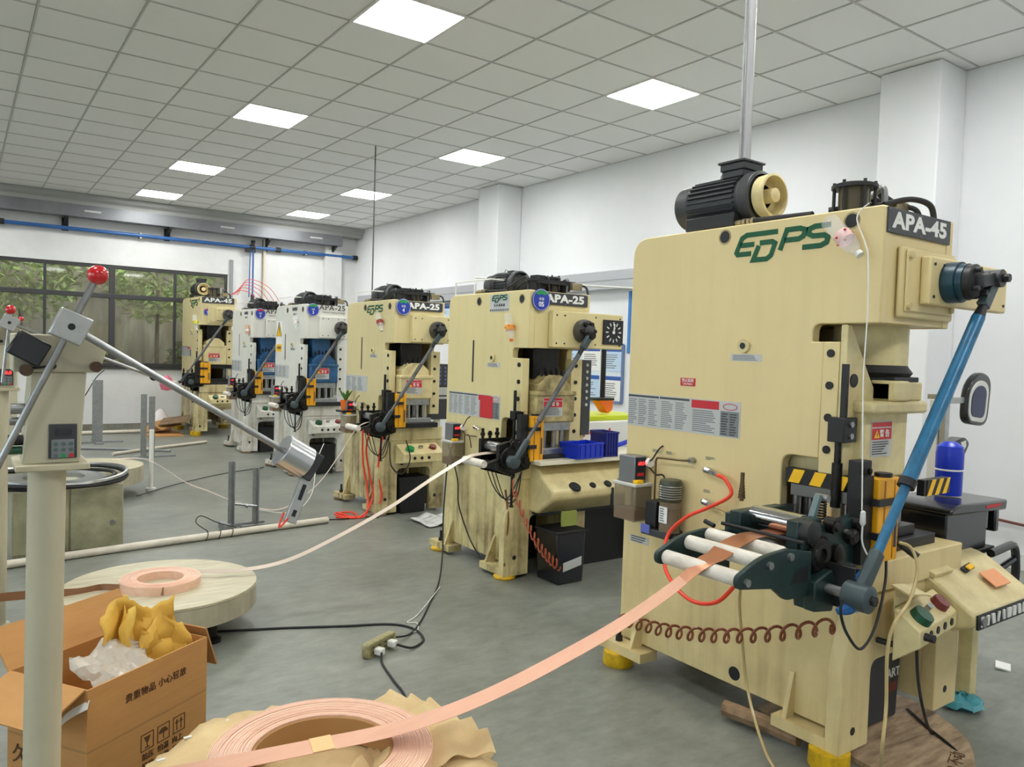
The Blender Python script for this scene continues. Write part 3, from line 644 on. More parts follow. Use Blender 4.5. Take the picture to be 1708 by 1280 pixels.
def make_press(P):
    big = P['big']; near = P.get('near', False); paint = P['paint']
    root = thing('stamping_press', P['label'], 'machine', (P['x'], P['y'], 0), group='stamping presses in a row')
    root.scale = P['scale']
    if big: Wd, D, zt, zh, yt, zw, ywb, zb, z0, ybf, bw, lx0, a0, a1, az = .517, 1.30, 2.14, 1.705, .225, 1.175, .39, .79, .13, .07, .80, -.07, .13, .645, .40
    else: Wd, D, zt, zh, yt, zw, ywb, zb, z0, ybf, bw, lx0, a0, a1, az = .535, 1.05, 1.985, 1.59, .13, 1.10, .29, .81, .08, .10, .58, -.10, .11, .46, .43
    S = Wd
    # C-frame: two side plates, crown, back and base
    out = [(D, z0), (D, zt), (0, zt), (0, zh), (yt + .05, zh), (yt + .05, zh - .07), (yt, zh - .07), (yt, zw), (ywb, zw), (ywb, zb - .02), (ybf, zb - .02), (ybf, z0)]
    pl = round_poly(out, {1: .1, 2: .015, 4: .05, 8: .05})
    MB().prism(pl, 'x', 0, .05).build('side_plate', paint, root, bevel=.005)
    MB().prism(round_poly(out[:-3] + [(ywb, zb - .3), (ywb + .3, zb - .3), (ywb + .3, z0)], {1: .1, 2: .015, 4: .05}), 'x', S - .05, S).build('side_plate', paint, root, bevel=.005)
    MB().prism(round_poly([(D - .01, zh), (D - .01, zt - .004), (.004, zt - .004), (.004, zh + .004)], {1: .09}), 'x', .05, S - .05).build('crown', paint, root)
    MB().box(.05, S - .05, D - .06, D - .01, z0 + .02, zh).build('back_plate', paint, root)
    MB().box(.05, S - .05, ywb + .02, D - .06, .45 + z0, zb - .02).build('base_web', paint, root)
    MB().box(0.0, bw, ybf - .045, ywb + .25, zb - .12, zb - .0).build('bed', paint, root, bevel=.006)
    MB().box(.02, bw - .02, ybf + .0, ywb + .2, zb - .3, zb - .12).build('bed_beam', paint, root)
    # base front plate with the arch and the flared left edge
    fp = [(lx0, z0 - .058), (a0, z0 - .058), (a0, az), (a1, az), (a1, z0 - .058), (bw + .04, z0 - .058), (bw + .04, zb - .36), (bw, zb - .12), (0.0, zb - .12), (lx0 * .35, zb - .24), (lx0, zb - .36)]
    MB().prism(round_poly(fp, {2: .05, 3: .05, 10: .06, 9: .05}), 'y', ybf - .03, ybf + .03).build('base_front', paint, root, bevel=.004)
    MB().box(a1, bw + .03, ybf + .03, ybf + .14 if big else .5, z0 - .02, zb - .3).build('right_leg', paint, root)
    lb = MB()
    for x in (lx0 + .09, bw - .06): lb.cyl((x, ybf - .031, .15), (x, ybf - .029, .15), .016, n=14)
    lb.build('slot_hole', BLACK, root)
    # feet
    for nm, (xa, xb, ya, yb_) in enumerate(((lx0, .03, ybf - .03, ybf + .27), (-.09, .03, D - .24, D + .06), (S - .03, bw + .04, D - .24, D + .06))):
        ft = empty('foot', (0, 0, 0), parent=root)
        MB().box(xa + .003, xb, ya + .004, yb_, z0 - .055, z0 - .01).build('foot_plate', paint, ft)
        if nm < 2:
            yc = ya + .24 if nm == 0 else ya + .08
            MB().prism([(xa + .015, z0 - .012), (0, z0 - .012), (0, z0 + .17), (-.01, z0 + .17)], 'y', yc, yc + .02).build('gusset', paint, ft)
        px, py = ((xa + xb) / 2 - .01, ya + (.06 if nm == 0 else .2))
        MB().lathe([(0, 0), (.072, 0), (.078, .01), (.075, z0 - .06), (.06, z0 - .055), (0, z0 - .055)], (px, py, 0), (0, 0, 1), 24).build('levelling_pad', YELPAD if big or P['seed'] == 5 else RUSTY, ft)
        MB().cyl((px, py, z0 - .06), (px, py, z0 + .07), .011, n=10).cyl((px, py, z0 - .01), (px, py, z0 + .015), .02, n=6).build('foot_bolt', BLACK, ft)
    # side holes and knob
    kz = 1.615 if big else 1.516; ky = .60 if big else .42
    h = MB(); hz = zt - .045 if big else zt - .06
    for y in ((.73, .13) if big else (.62, .087)):
        h.lathe([(.027, -.0015), (.034, -.0015), (.034, .0), (.027, .0)], (0, y, hz), (1, 0, 0), 24, True)
    h.build('lifting_hole_rim', CREAMD, root)
    q = MB()
    for y in ((.73, .13) if big else (.62, .087)): q.cyl((-.001, y, hz), (.001, y, hz), .027, n=24)
    q.build('lifting_hole', BLACK, root)
    kb = MB(); kb.lathe([(0, .014), (.014, .014), (.016, .012), (.03, .012), (.032, .004), (.032, 0)], (0, ky, kz), (-1, 0, 0), 24); kb.build('oil_knob', CREAMP, root)
    MB().cyl((-.0145, ky, kz), (-.0155, ky, kz), .014, n=16).build('knob_centre', BLACK, root)
    if big:
        MB().cyl((-.001, .58, .185), (.001, .58, .185), .03, n=24).build('lifting_hole', BLACK, root)
    else:
        MB().box(-.002, .0, .672, .69, 1.33, 1.64).build('inspection_slot', BLACK, root)
    # slide with its drum, bellows and gibs
    sm = P['slide']
    g = MB(); g.box(.0, .06, yt - .07, yt, .93, zh - .07)
    if not near: g.box(S - .1, S, yt - .07, yt, .93, zh - .07)
    g.build('gib', paint, root, bevel=.004)
    gb = MB()
    for i in range(5):
        z = zh - .115 - i * .125 * (zh / 1.7)
        gb.cyl((0, yt - .035, z), (-.006, yt - .035, z), .016, n=12)
        if not near: gb.cyl((S - .06, yt - .07, z), (S - .06, yt - .076, z), .014, n=12)
    gb.build('gib_bolt', OILY, root)
    sl = empty('slide', (0, 0, 0), parent=root)
    sw0, sw1, zs = .075, S - .115, (1.10 if big else 1.08)
    zm = zs + (.28 if big else .2)
    MB().box(sw0, sw1, yt - .14, yt + .25, zs, zm).build('slide_body', sm, sl, bevel=.012)
    if near:
        wing = round_poly([(.0, zs), (.0, zh - .004), (.03, zh - .004), (.17, 1.50), (.25, 1.405), (.36, 1.40), (.36, zs)], {3: .05, 4: .06})
        MB().prism(wing, 'y', yt - .10, yt - .072).build('slide_wing', sm, sl, bevel=.005)
        MB().cyl((.055, yt - .104, 1.487), (.055, yt - .099, 1.487), .026, n=20).build('wing_hole', BLACK, sl)
        MB().box(.06, sw1 + .06, yt - .19, yt + .1, 1.36, 1.41).build('slide_ledge', sm, sl, bevel=.014)
        MB().box(.20, sw1 + .045, yt - .17, yt - .02, 1.41, 1.485).box(.20, .31, yt - .19, yt - .03, 1.41, 1.49).build('slide_cap', sm, sl, bevel=.008)
        MB().box(.24, sw1 + .03, yt - .16, yt - .04, 1.485, 1.505).build('clamp_plate', BLACK, sl, bevel=.003)
        MB().cyl((.335, yt + .0, 1.55), (.335, yt + .0, zh + .05), .145, n=36).build('connection_drum', sm, sl)
        MB().lathe([(.0, 1.44), (.165, 1.44), (.15, 1.46), (.165, 1.48), (.15, 1.50), (.165, 1.52), (.15, 1.54), (.13, 1.575), (0, 1.575)], (.335, yt + .0, 0), (0, 0, 1), 36).build('bellows', RUBBER, sl)
    else:
        MB().prism(round_poly([(sw0 + .03, zm), (sw1 - .03, zm), (sw1 - .03, zm + .06), (sw1 - .11, zm + .13), (sw0 + .11, zm + .13), (sw0 + .03, zm + .06)], {3: .03, 4: .03}), 'y', yt - .12, yt + .1).build('slide_shoulder', sm, sl, bevel=.006)
        MB().box(sw0 - .005, sw1 + .005, yt - .15, yt + .1, zm - .012, zm + .018).build('slide_ledge', sm, sl, bevel=.006)
        MB().box(sw0 + .06, sw1 - .06, yt - .02, yt + .12, zm + .1, zh + .03).build('slide_neck', OILY if sm is not BLUES else sm, sl, bevel=.006)  # oily black, also painting in the dark of the throat
        b = MB()
        for k in range(5): b.cyl((sw0 + .07 + k * .045, yt - .1, zm + .12), (sw0 + .07 + k * .045, yt - .1, zm + .16 + .02 * (k % 2)), .012, n=8)
        b.build('clamp_bolt', OILY, sl)
    a_ = sw0 + (.05 if near else .06); wz = zs + (.09 if near else .045)
    warn_label(sl, 'front', yt - .14, a_, a_ + (.15 if near else .17), wz, wz + (.14 if near else .13), P['seed'])
    # die set and bolster
    di = empty('die_set', (0, 0, 0), parent=root)
    dx0, dx1 = (.02, .56) if big else (.08, .43)
    MB().box(dx0, dx1 + (.12 if big else .06), yt - .14, yt + .28, zb, zb + .045).build('bolster', BLACK, di, bevel=.004)
    MB().box(dx0 + .02, dx1 - .02, yt - .1, yt + .2, zs - .06, zs).build('upper_die', STEEL if not big else OILY, di, bevel=.003)
    MB().box(dx0 + .01, dx1 - .0, yt - .11, yt + .2, zb + .045, zb + .09).build('lower_die', STEEL if not big else OILY, di, bevel=.003)
    for x in (dx0 + .06, dx0 + .13, dx1 - .13, dx1 - .06):
        for y in (yt - .06, yt + .14): MB().cyl((x, y, zb + .09), (x, y, zs - .06), .018, n=14).build('guide_post', STEEL, di)
    # head front: name plate, cam box, hub, crank and connecting rod
    if big: px0, px1, pz0, pz1 = -.024 + .004, S - .035, zt - .10, zt - .006; px0 = .012
    else: px0, px1, pz0, pz1 = .10, .51, zt - .092, zt - .008
    if P['plate'] == 'dark':
        np_ = MB().box(px0, px1, -.006, 0, pz0, pz1).build('name_plate', DARKPL, root, bevel=.002)
        text('lettering', P['name'], (pz1 - pz0) * .86, WHITE, np_, ((px0 + px1) / 2, -.0065, (pz0 + pz1) / 2), 'front', bold=.0032, wide=1.5 if big else 1.42, space=1.06)
        b = MB()
        for x in (px0 + .008, (px0 + px1) / 2, px1 - .008):
            for z in (pz0 + .008, pz1 - .008): b.cyl((x, -.006, z), (x, -.008, z), .003, n=8)
        b.build('plate_rivet', STEEL, np_)
    else:
        text('lettering', P['name'], .085, INK, root, ((px0 + px1) / 2 + .03, -.0015, pz0 + .06), 'front', bold=.001, wide=1.15, space=1.1)
        text('small_lettering', 'HEAVY INDUSTRIES', .022, INK, root, ((px0 + px1) / 2 + .05, -.0015, pz0 + .005), 'front', wide=1.5)
    if big: bx0, bx1, bz0, bz1, by = .21, .86, 1.785, 1.968, -.07
    else: bx0, bx1, bz0, bz1, by = .165, (.81 if P.get('clock') else .62), 1.60, 1.852, -.055
    if big:
        MB().box(.095, S - .01, -.02, 0, 1.732, 2.0).build('flange_plate', paint, root, bevel=.012)
        MB().box(.12, S - .04, -.03, -.02, 1.755, 1.985).build('flange_cover', paint, root, bevel=.012)
        b = MB()
        for x in (.135, S - .06):
            for z in (1.775, 1.965): bolt(b, (x, -.03, z), (0, -1, 0), .013, .012, 12)
        b.build('flange_bolt', CREAMP, root)
    if P.get('nobox'):
        bx1 = .50
    MB().box(bx0, bx1, by, -.03 if big else 0, bz0, bz1).build('cam_box', paint, root, bevel=.008)
    b = MB()
    for x in (bx0 + .03, bx0 + .1, (bx0 + bx1) / 2 + .06, bx1 - .03):
        for z in (bz0 + .03, bz1 - .03): b.cyl((x, by, z), (x, by - .004, z), .006, n=8)
    b.build('box_screw', BLACK, root)
    cr = empty('crank', (0, 0, 0), parent=root)
    if big and near:
        hx, hz_ = .352, 1.875
        MB().lathe([(.0, 0), (.078, 0), (.078, .05), (.07, .052), (.07, .075), (0, .075)], (hx, by, hz_), (0, -1, 0), 40).build('crank_drum', BLUED, cr)
        MB().lathe([(0, .072), (.066, .072), (.066, .1), (.05, .112), (.0, .112)], (hx, by, hz_), (0, -1, 0), 40).build('crank_disc', BLACK, cr)
        MB().obox((hx + .045, by - .115, hz_ + .01), (.07, 0, .012), (0, .022, 0), (-.005, 0, .024)).build('crank_slot_block', MOTOR, cr, bevel=.006)
        b = MB()
        for k in range(4): a = k * math.pi / 2 + .6; b.cyl((hx + math.cos(a) * .05, by - .112, hz_ + math.sin(a) * .05), (hx + math.cos(a) * .05, by - .13, hz_ + math.sin(a) * .05), .01, n=8)
        b.build('disc_bolt', BLACK, cr)
        pxn, pzn = hx + .10, hz_ + .018
        MB().cyl((pxn, by - .08, pzn), (pxn, by - .15, pzn), .034, n=24).build('crank_pin', MOTOR, cr)
        MB().cyl((pxn, by - .15, pzn), (pxn, by - .175, pzn), .016, n=6).build('pin_nut', BLACK, cr)
        A = Vector((pxn - .0, by - .115, pzn - .02)); B = Vector((P['rx'], -.14, P['rz']))
    elif P.get('gap'):
        A = B = None
    else:
        hx, hz_ = (.375, 1.875) if big else (.42, 1.72)
        MB().lathe([(0, 0), (.08, 0), (.083, .03), (.076, .06), (.04, .065), (.04, .085), (0, .085)], (hx, by, hz_), (0, -1, 0), 32).build('crank_disc', mat('disc_grey', (92, 90, 88), .4, .4, col2=(40, 38, 36), scale=20, amt=.7), cr)
        b = MB()
        for k in range(6): a = k * math.pi / 3; b.cyl((hx + math.cos(a) * .055, by - .055, hz_ + math.sin(a) * .055), (hx + math.cos(a) * .055, by - .085, hz_ + math.sin(a) * .055), .014, n=8)
        b.build('disc_bolt', OILY, cr)
        MB().cyl((hx - .015, by - .07, hz_ - .03), (hx - .015, by - .14, hz_ - .03), .026, n=16).build('crank_pin', OILY, cr)
        A = Vector((hx - .015, by - .11, hz_ - .03)); B = Vector((-.14, -.075, .835)) if not big else Vector((-.28, -.075, .84))
    if A is not None:
        rd = empty('connecting_rod', (0, 0, 0), parent=root); d = (B - A).normalized(); L = (B - A).length
        r1 = .024 if near else .017; rm = BLUEP if near else STEEL
        q = A + d * .05; MB().obox(A + d * .05, d * .06, (0, .018, 0), d.cross(Vector((0, 1, 0))) * .022).build('upper_rod_end', KNUCK, rd, bevel=.006)
        MB().cyl(A + d * .10, A + d * .17, .015, r1, 18).build('rod_neck', BLACK, rd)
        MB().cyl(A + d * .16, A + d * L * .66, r1, r1 * (1.08 if near else 1), 24).build('rod_sleeve', rm if near else RODG, rd)
        MB().cyl(A + d * L * .655, A + d * (L * .655 + .03), r1 * 1.25, n=24).build('rod_collar', BLACK if near else RODG, rd)
        MB().cyl(A + d * L * .67, B - d * .14, r1 * .72, n=20).build('lower_rod', rm if near else RODG, rd)
        MB().obox(B - d * .09, d * .085, (0, .018, 0), d.cross(Vector((0, 1, 0))) * (.026 if near else .017)).build('lower_rod_end', KNUCK, rd, bevel=.008)
    # top: motor, air cylinder and pipes
    if big: make_motor(root, .17, .66, 1.12, zt + .145, .105)
    else:
        make_motor(root, .22, .40, .80, zt + .075, .085, False, False)
    tp = empty('air_unit', (0, 0, 0), parent=root); cxp, cyp = (.24, .27) if big else (.33, .20)
    ch = .13 if big else .1; cr_ = .062 if big else .05
    MB().lathe([(0, 0), (cr_, 0), (cr_, ch), (0, ch)], (cxp, cyp, zt), (0, 0, 1), 28).build('cylinder_barrel', mat('smoked_barrel', (96, 90, 76), .15, .4), tp)
    MB().lathe([(0, ch), (cr_ * 1.45, ch), (cr_ * 1.45, ch + .014), (cr_ * 1.2, ch + .02), (0, ch + .02)], (cxp, cyp, zt), (0, 0, 1), 28).build('cylinder_flange', BLACK, tp)
    b = MB()
    for k in range(6):
        a = k * math.pi / 3; b.cyl((cxp + math.cos(a) * cr_ * 1.25, cyp + math.sin(a) * cr_ * 1.25, zt), (cxp + math.cos(a) * cr_ * 1.25, cyp + math.sin(a) * cr_ * 1.25, zt + ch + .028), .007, n=8)
    b.build('tie_rod', BLACK, tp)
    MB().tube(spline([(cxp + .09, cyp - .08, zt), (cxp + .09, cyp - .08, zt + ch * .8), (cxp + .09, cyp - .07, zt + ch + .01), (cxp + .13, cyp - .03, zt + ch + .01), (cxp + .17, cyp + .04, zt + ch - .02)], 5), .012 if big else .008, 10).build('steel_elbow', GALV, tp)
    hs = MB(); hs.tube(spline([(cxp + .16, cyp + .02, zt + ch - .01), (cxp + .2, cyp + .0, zt + ch - .05), (cxp + .1, cyp + .12, zt + .05), (cxp - .02, cyp + .2, zt + .03), (cxp - .06, cyp + .4, zt + .04)], 7), .014 if big else .01, 10)
    hs.tube(spline([(cxp + .02, cyp + .1, zt + .05), (cxp + .14, cyp - .02, zt + .07), (cxp + .2, cyp - .14, zt + .06), (cxp + .21, cyp - .17, zt + .0)], 7), .011 if big else .008, 10); 
    if near:
        hs.tube(spline([(cxp + .14, cyp - .02, zt + .15), (cxp + .22, cyp - .0, zt + .13), (cxp + .26, cyp - .04, zt + .09), (cxp + .2, cyp - .08, zt + .07), (cxp + .06, cyp - .05, zt + .06), (cxp - .02, cyp + .1, zt + .05)], 7), .017, 10)
        hs.tube(spline([(cxp + .05, cyp - .1, zt + .06), (cxp + .16, cyp - .15, zt + .09), (cxp + .24, cyp - .19, zt + .07), (cxp + .26, cyp - .2, zt + .0)], 7), .012, 10)
    hs.build('air_hose', RUBBER, tp)
    MB().box(cxp + .1, cxp + .19, cyp - .13, cyp - .07, zt + .03, zt + .08).build('valve_block', mat('brass_valve', (150, 138, 110), .35, .6), tp, bevel=.004)
    MB().cyl((.06, .34, zt + .012), (.06, .62, zt + .02), .014 if big else .01, n=12).build('supply_pipe', RUBBER, tp)
    u = MB()
    for k in range(4): u.cyl((.06, .62 + k * .022, zt + .02), (.06, .636 + k * .022, zt + .02), .017 - .002 * (k % 2), n=10)
    u.tube(spline([(.06, .70, zt + .02), (.06, .74, zt + .02), (.06, .76, zt)], 5), .013, 8); u.build('pipe_union', mat('brass_valve', (150, 138, 110), .35, .6), tp)
    if not big:
        t = MB()
        for k in range(2): t.lathe([(0, 0), (.03, 0), (.03, .07), (.045, .07), (.045, .085), (0, .085)], (.10 + k * .36, .12 + .1 * k, zt), (0, 0, 1), 16)
        t.box(.08, .48, .1, .14, zt + .06, zt + .09); t.box(.16, .24, .14, .22, zt, zt + .12); t.box(.40, .47, .30, .38, zt, zt + .10); t.build('valve_bank', BLACK, tp)
        h2 = MB()
        for k in range(5):
            x_ = .06 + .09 * k; h2.tube(spline([(x_, .10, zt + .02), (x_ + .02, .14, zt + .09 + .01 * (k % 3)), (x_ + .07, .24, zt + .11), (x_ + .04, .34, zt + .06 + .015 * (k % 2)), (x_, .40, zt + .02)], 6), .008, 7)
        h2.build('black_hose', RUBBER, tp)
        MB().tube([(.02, .99, zt - .0), (.02, .99, zt + .10), (.02, .5, zt + .10), (.3, .5, zt + .10)], .006, 6).build('cable_conduit', WHITEP, root)
    if P.get('logo'):
        if big: logo(root, .67, .215, zt - .165, zt - .045, GREEN)
        elif P['logo'] == 'boxed':
            pp = MB(); plate(pp, 'side', 0, .236, .476, zt - .14, zt - .02, .001); lp = pp.build('logo_sticker', LABEL, root)
            logo(lp, .45, .26, zt - .075, zt - .025, GREEN, -.002)
            text('lettering', '东 永 源 机 械', .022, INK, lp, (-.002, .356, zt - .096), 'side')
            q = MB()
            for k in range(10): q.prism([(.476 - k * .024, zt - .136), (.476 - k * .024 - .012, zt - .136), (.476 - k * .024 - .02, zt - .122), (.476 - k * .024 - .008, zt - .122)], 'x', -.002, -.001)
            q.build('sticker_stripes', INK, lp)
        else: logo(root, .58, .23, zt - .13, zt - .045, GREEN)
    if P.get('stencil'):
        text('stencil_lettering', P['stencil'], .045, INK, root, (-.001, .36, zt - .055), 'side', bold=.001); text('stencil_lettering', 'APA-25', .035, INK, root, (-.001, .36, zt - .115), 'side')
    # labels on the side face
    if P.get('labels', True):
        if big: big_label(root, 1.295, .605, 1.369, 1.21, 3, True)
        elif near or P['seed'] == 5:
            big_label(root, 1.008, .31, 1.246, 1.075, 9); r = MB(); plate(r, 'side', -.003, .40, .565, 1.077, 1.236, .001); r.build('red_notice', RED, root)
        else:
            mb = MB(); plate(mb, 'side', 0, .54, 1.045, 1.11, 1.265, .002); lb_ = mb.build('instruction_plate', LABEL, root)
            q = MB(); lines(q, 'side', -.002, .62, 1.04, 1.12, 1.25, 9, P['seed'], .4, 3); q.build('small_print', INKL, lb_)
        mb = MB(); y_ = ky; plate(mb, 'side', 0, y_ - .09, y_ + .07, kz - .067, kz - .036, .0015); o = mb.build('oil_label', LABEL, root)
        q = MB(); lines(q, 'side', -.0015, y_ - .085, y_ + .065, kz - .064, kz - .039, 4, 5, .5, 1, .0006); q.build('small_print', INKL, o)
    if P.get('redtag'):
        mb = MB(); plate(mb, 'side', 0, .865, .955, 1.425, 1.462, .0015); o = mb.build('red_notice', RED, root); text('lettering', '禁止踩踏', .018, WHITE, o, (-.002, .91, 1.45), 'side'); text('lettering', 'CAUTION', .013, WHITE, o, (-.002, .91, 1.434), 'side')
    if P.get('badge'):
        bx, bz, br = P.get('badgepos', (.087, zt - .065, .075))
        bo = empty('number_badge', (bx, -.012, bz), parent=root)
        MB().lathe([(0, 0), (br, 0), (br, .004), (0, .004)], (0, 0, 0), (0, -1, 0), 40).build('badge_disc', NAVY, bo)
        ar = [(math.cos(a) * br * .86, math.sin(a) * br * .86) for a in [math.radians(38 + i * 8) for i in range(14)]] + [(math.cos(a) * br * .3, math.sin(a) * br * .3 + br * .22) for a in [math.radians(142 - i * 13) for i in range(9)]]
        MB().prism(ar, 'y', -.0055, -.004).build('badge_segment', BGREEN if P['seed'] in (3, 4, 5) else RED, bo)
        MB().tube([(math.cos(a) * br * .93, -.0045, math.sin(a) * br * .93) for a in [i * math.pi / 18 for i in range(36)]], .0016, 5, True).build('badge_ring', WHITE, bo)
        text('lettering', '设备', br * .3, WHITE, bo, (0, -.0055, br * .06), 'front'); text('lettering', P['badge'], br * .62, WHITE, bo, (0, -.0055, -br * .42), 'front', bold=.001)
    if P.get('clock'):
        ck = MB().box(.615, .805, by - .012, by, 1.636, 1.812).build('angle_dial', BLACK, root, bevel=.003)
        t = MB(); c = Vector((.71, by - .0125, 1.724))
        for k in range(12):
            a = k * math.pi / 6; u = Vector((math.sin(a), 0, math.cos(a))); t.obox(c + u * .062, u * .012, (0, .001, 0), u.cross(Vector((0, 1, 0))) * .004)
        for a, l_ in ((.15, .055), (.3, .035)):
            u = Vector((math.sin(a), 0, math.cos(a))); t.obox(c + u * l_ * .5, u * l_ * .6, (0, .0015, 0), u.cross(Vector((0, 1, 0))) * .005)
        t.cyl(c, c + Vector((0, -.004, 0)), .012, n=16); t.build('dial_marks', WHITE, ck)
    # light curtain
    lc = empty('light_curtain', (0, 0, 0), parent=root)
    lx, lw, lz0, lz1, ly = (.0, .145, zb + .025, zb + .34, -.03) if big else (.03, .11, zb + .01, zb + .32, -.02)
    MB().box(lx, lx + lw, ly, ly + .07, lz0, lz1).build('sensor_housing', YEL, lc, bevel=.004)
    MB().box(lx + lw * .25, lx + lw * .31, ly - .002, ly, lz0 + .01, lz1 - .01).box(lx + lw * .72, lx + lw * .76, ly - .002, ly, lz0 + .01, lz1 - .01).build('sensor_groove', mat('sensor_groove', (176, 110, 16), .5), lc)
    MB().box(lx + lw * .8, lx + lw * .9, ly - .003, ly, lz0 + .05, lz0 + .16).build('sensor_print', INK, lc)
    MB().box(lx - .07, lx - .005, ly + .02, ly + .07, lz0 - .0, lz1 + .01).build('sensor_post', BLACK, lc)
    MB().box(lx - .02, lx + lw * .7, ly - .014, ly + .02, lz1 - .10, lz1 - .075).box(lx - .02, lx + lw * .4, ly - .014, ly + .02, lz0 + .09, lz0 + .115).build('sensor_clamp', BLACK, lc)
    MB().cyl((lx + lw * .6, ly + .035, lz1), (lx + lw * .6, ly + .035, lz1 + .014), .032, n=14).build('sensor_cap', BLACK, lc)
    # sensor bracket at the gib
    gx = empty('stroke_sensor', (0, 0, 0), parent=root)
    if near:
        MB().box(-.035, .055, .10, .17, 1.25, 1.345).build('sensor_block', BLACK, gx, bevel=.004)
        MB().box(-.02, .0, .11, .13, 1.29, 1.55).build('sensor_bar', BLACK, gx); MB().cyl((-.02, .13, 1.0), (-.02, .13, 1.29), .013, n=12).cyl((-.02, .13, 1.0), (-.02, .13, 1.17), .02, n=12).build('plunger', OILY, gx)
        b = MB()
        for z in (1.275, 1.32): b.cyl((.01, .10, z), (.01, .092, z), .012, n=8)
        b.build('socket_screw', STEEL, gx)
    else:
        MB().box(-.05, .03, .06, .12, 1.10, 1.16).build('sensor_block', OILY, gx, bevel=.004); MB().cyl((-.03, .09, .92), (-.03, .09, 1.3), .011, n=10).build('sensor_bar', OILY, gx)
    make_feeder(root, P, near)
    if P.get('console', True):
        cs = empty('control_box', (.12, -.145, 0) if big else (0, 0, 0), .13 if big else 0, parent=root)
        if big: c0, c1, cya, cyb, cz0, cz1, cz2 = .0, .40, .0, .095, .51, .572, .64
        else: c0, c1, cya, cyb, cz0, cz1, cz2 = .08, .51, -.12, .06, .505, .585, .66
        MB().prism([(cya, cz0), (cya, cz1), (cyb, cz2), (cyb, cz0 - (.075 if big else .03))], 'x', c0, c1).build('box_body', OFFWHITE if paint is OFFWHITE else CREAMP, cs, bevel=.005)
        t = MB(); n_ = 4 if P['seed'] in (2, 3, 6) else 3
        for k in range(n_): t.cyl((c0 + .11 + k * .075, cya + .001, (cz0 + cz1) / 2), (c0 + .11 + k * .075, cya - .004, (cz0 + cz1) / 2), .015, n=12)
        t.build('button_hole', BLACK, cs)
        sl_ = (cz2 - cz1) / (cyb - cya)
        nv = Vector((0, -sl_, 1)).normalized(); cc = lambda x, t_: Vector((x, cya + (cyb - cya) * t_, cz1 + (cz2 - cz1) * t_))
        MB().cyl(cc(c0 + .09, .36), cc(c0 + .09, .36) + nv * .03, .042, .038, 24).build('start_button', DKGREEN if P['seed'] != 4 else BGREEN, cs)
        MB().cyl(cc(c1 - .09, .45), cc(c1 - .09, .45) + nv * .028, .036, .032, 24).build('stop_button', mat('maroon', (120, 50, 46), .4), cs)
        MB().obox(cc((c0 + c1) / 2, .5) + nv * .012, (.02, 0, 0), nv * .012, nv.cross(Vector((1, 0, 0))) * .01).build('selector', STEEL, cs)
        MB().cyl((c0 + .06, cyb - .03, cz0 - .03), (c0 + .06, cyb + .08, cz0 - .03), .012, n=8).build('support_arm', BLACK, cs)
    return root

KNUCK = mat('knuckle_grey', (72, 84, 88), .4, .3)
RODG = mat('rod_grey', (112, 114, 116), .4, .4, col2=(60, 60, 60), scale=12, amt=.6)

PR = {}
PR[6] = make_press(dict(x=2.76, y=1.545, scale=(1, 1, 1), big=True, near=True, paint=CREAM, slide=CREAMP, plate='dark', name='APA-45', seed=6, logo='big', redtag=True, rx=-.30, rz=.77,
    label='large cream stamping press with green side mark and APA-45 plate, nearest the camera'))
PR[5] = make_press(dict(x=3.12, y=4.19, scale=(1, 1, 1), big=False, paint=CREAM5, slide=CREAMD, plate='dark', name='APA-25', seed=5, logo='boxed', badge='05', clock=True, console=False,
    label='cream stamping press with blue 05 badge and black clock dial, second from the camera'))
PR[4] = make_press(dict(x=3.25, y=6.44, scale=(1, 1, 1.015), big=False, paint=CREAM4, slide=CREAMP, plate='dark', name='APA-25', seed=4, logo='big', badge='4', clock=True,
    label='oily cream stamping press with blue number 4 badge and orange air hoses'))
PR[3] = make_press(dict(x=3.35, y=8.94, scale=(1, 1, 1.04), big=False, paint=OFFWHITE, slide=BLUES, plate='print', name='APA-25', seed=3, stencil='扬州锻压', badge='3', nobox=True,
    label='off-white stamping press with blue slide, yellow warning sign and number 3 badge'))
PR[2] = make_press(dict(x=3.42, y=11.15, scale=(1, 1, 1.045), big=False, paint=OFFWHITE, slide=BLUES, plate='print', name='APA-25', seed=2, stencil='扬州锻压', badge='2', nobox=True,
    label='off-white stamping press with blue slide and number 2 badge, half hidden by its neighbour'))
PR[1] = make_press(dict(x=3.28, y=13.55, scale=(1.12, 1.0, 1.095), big=True, paint=CREAM4, slide=CREAMP, plate='dark', name='APA-45', seed=1, logo='big', badge='1', badgepos=(.09, 1.905, .055),
    label='farthest cream stamping press with APA-45 plate, beside the window'))

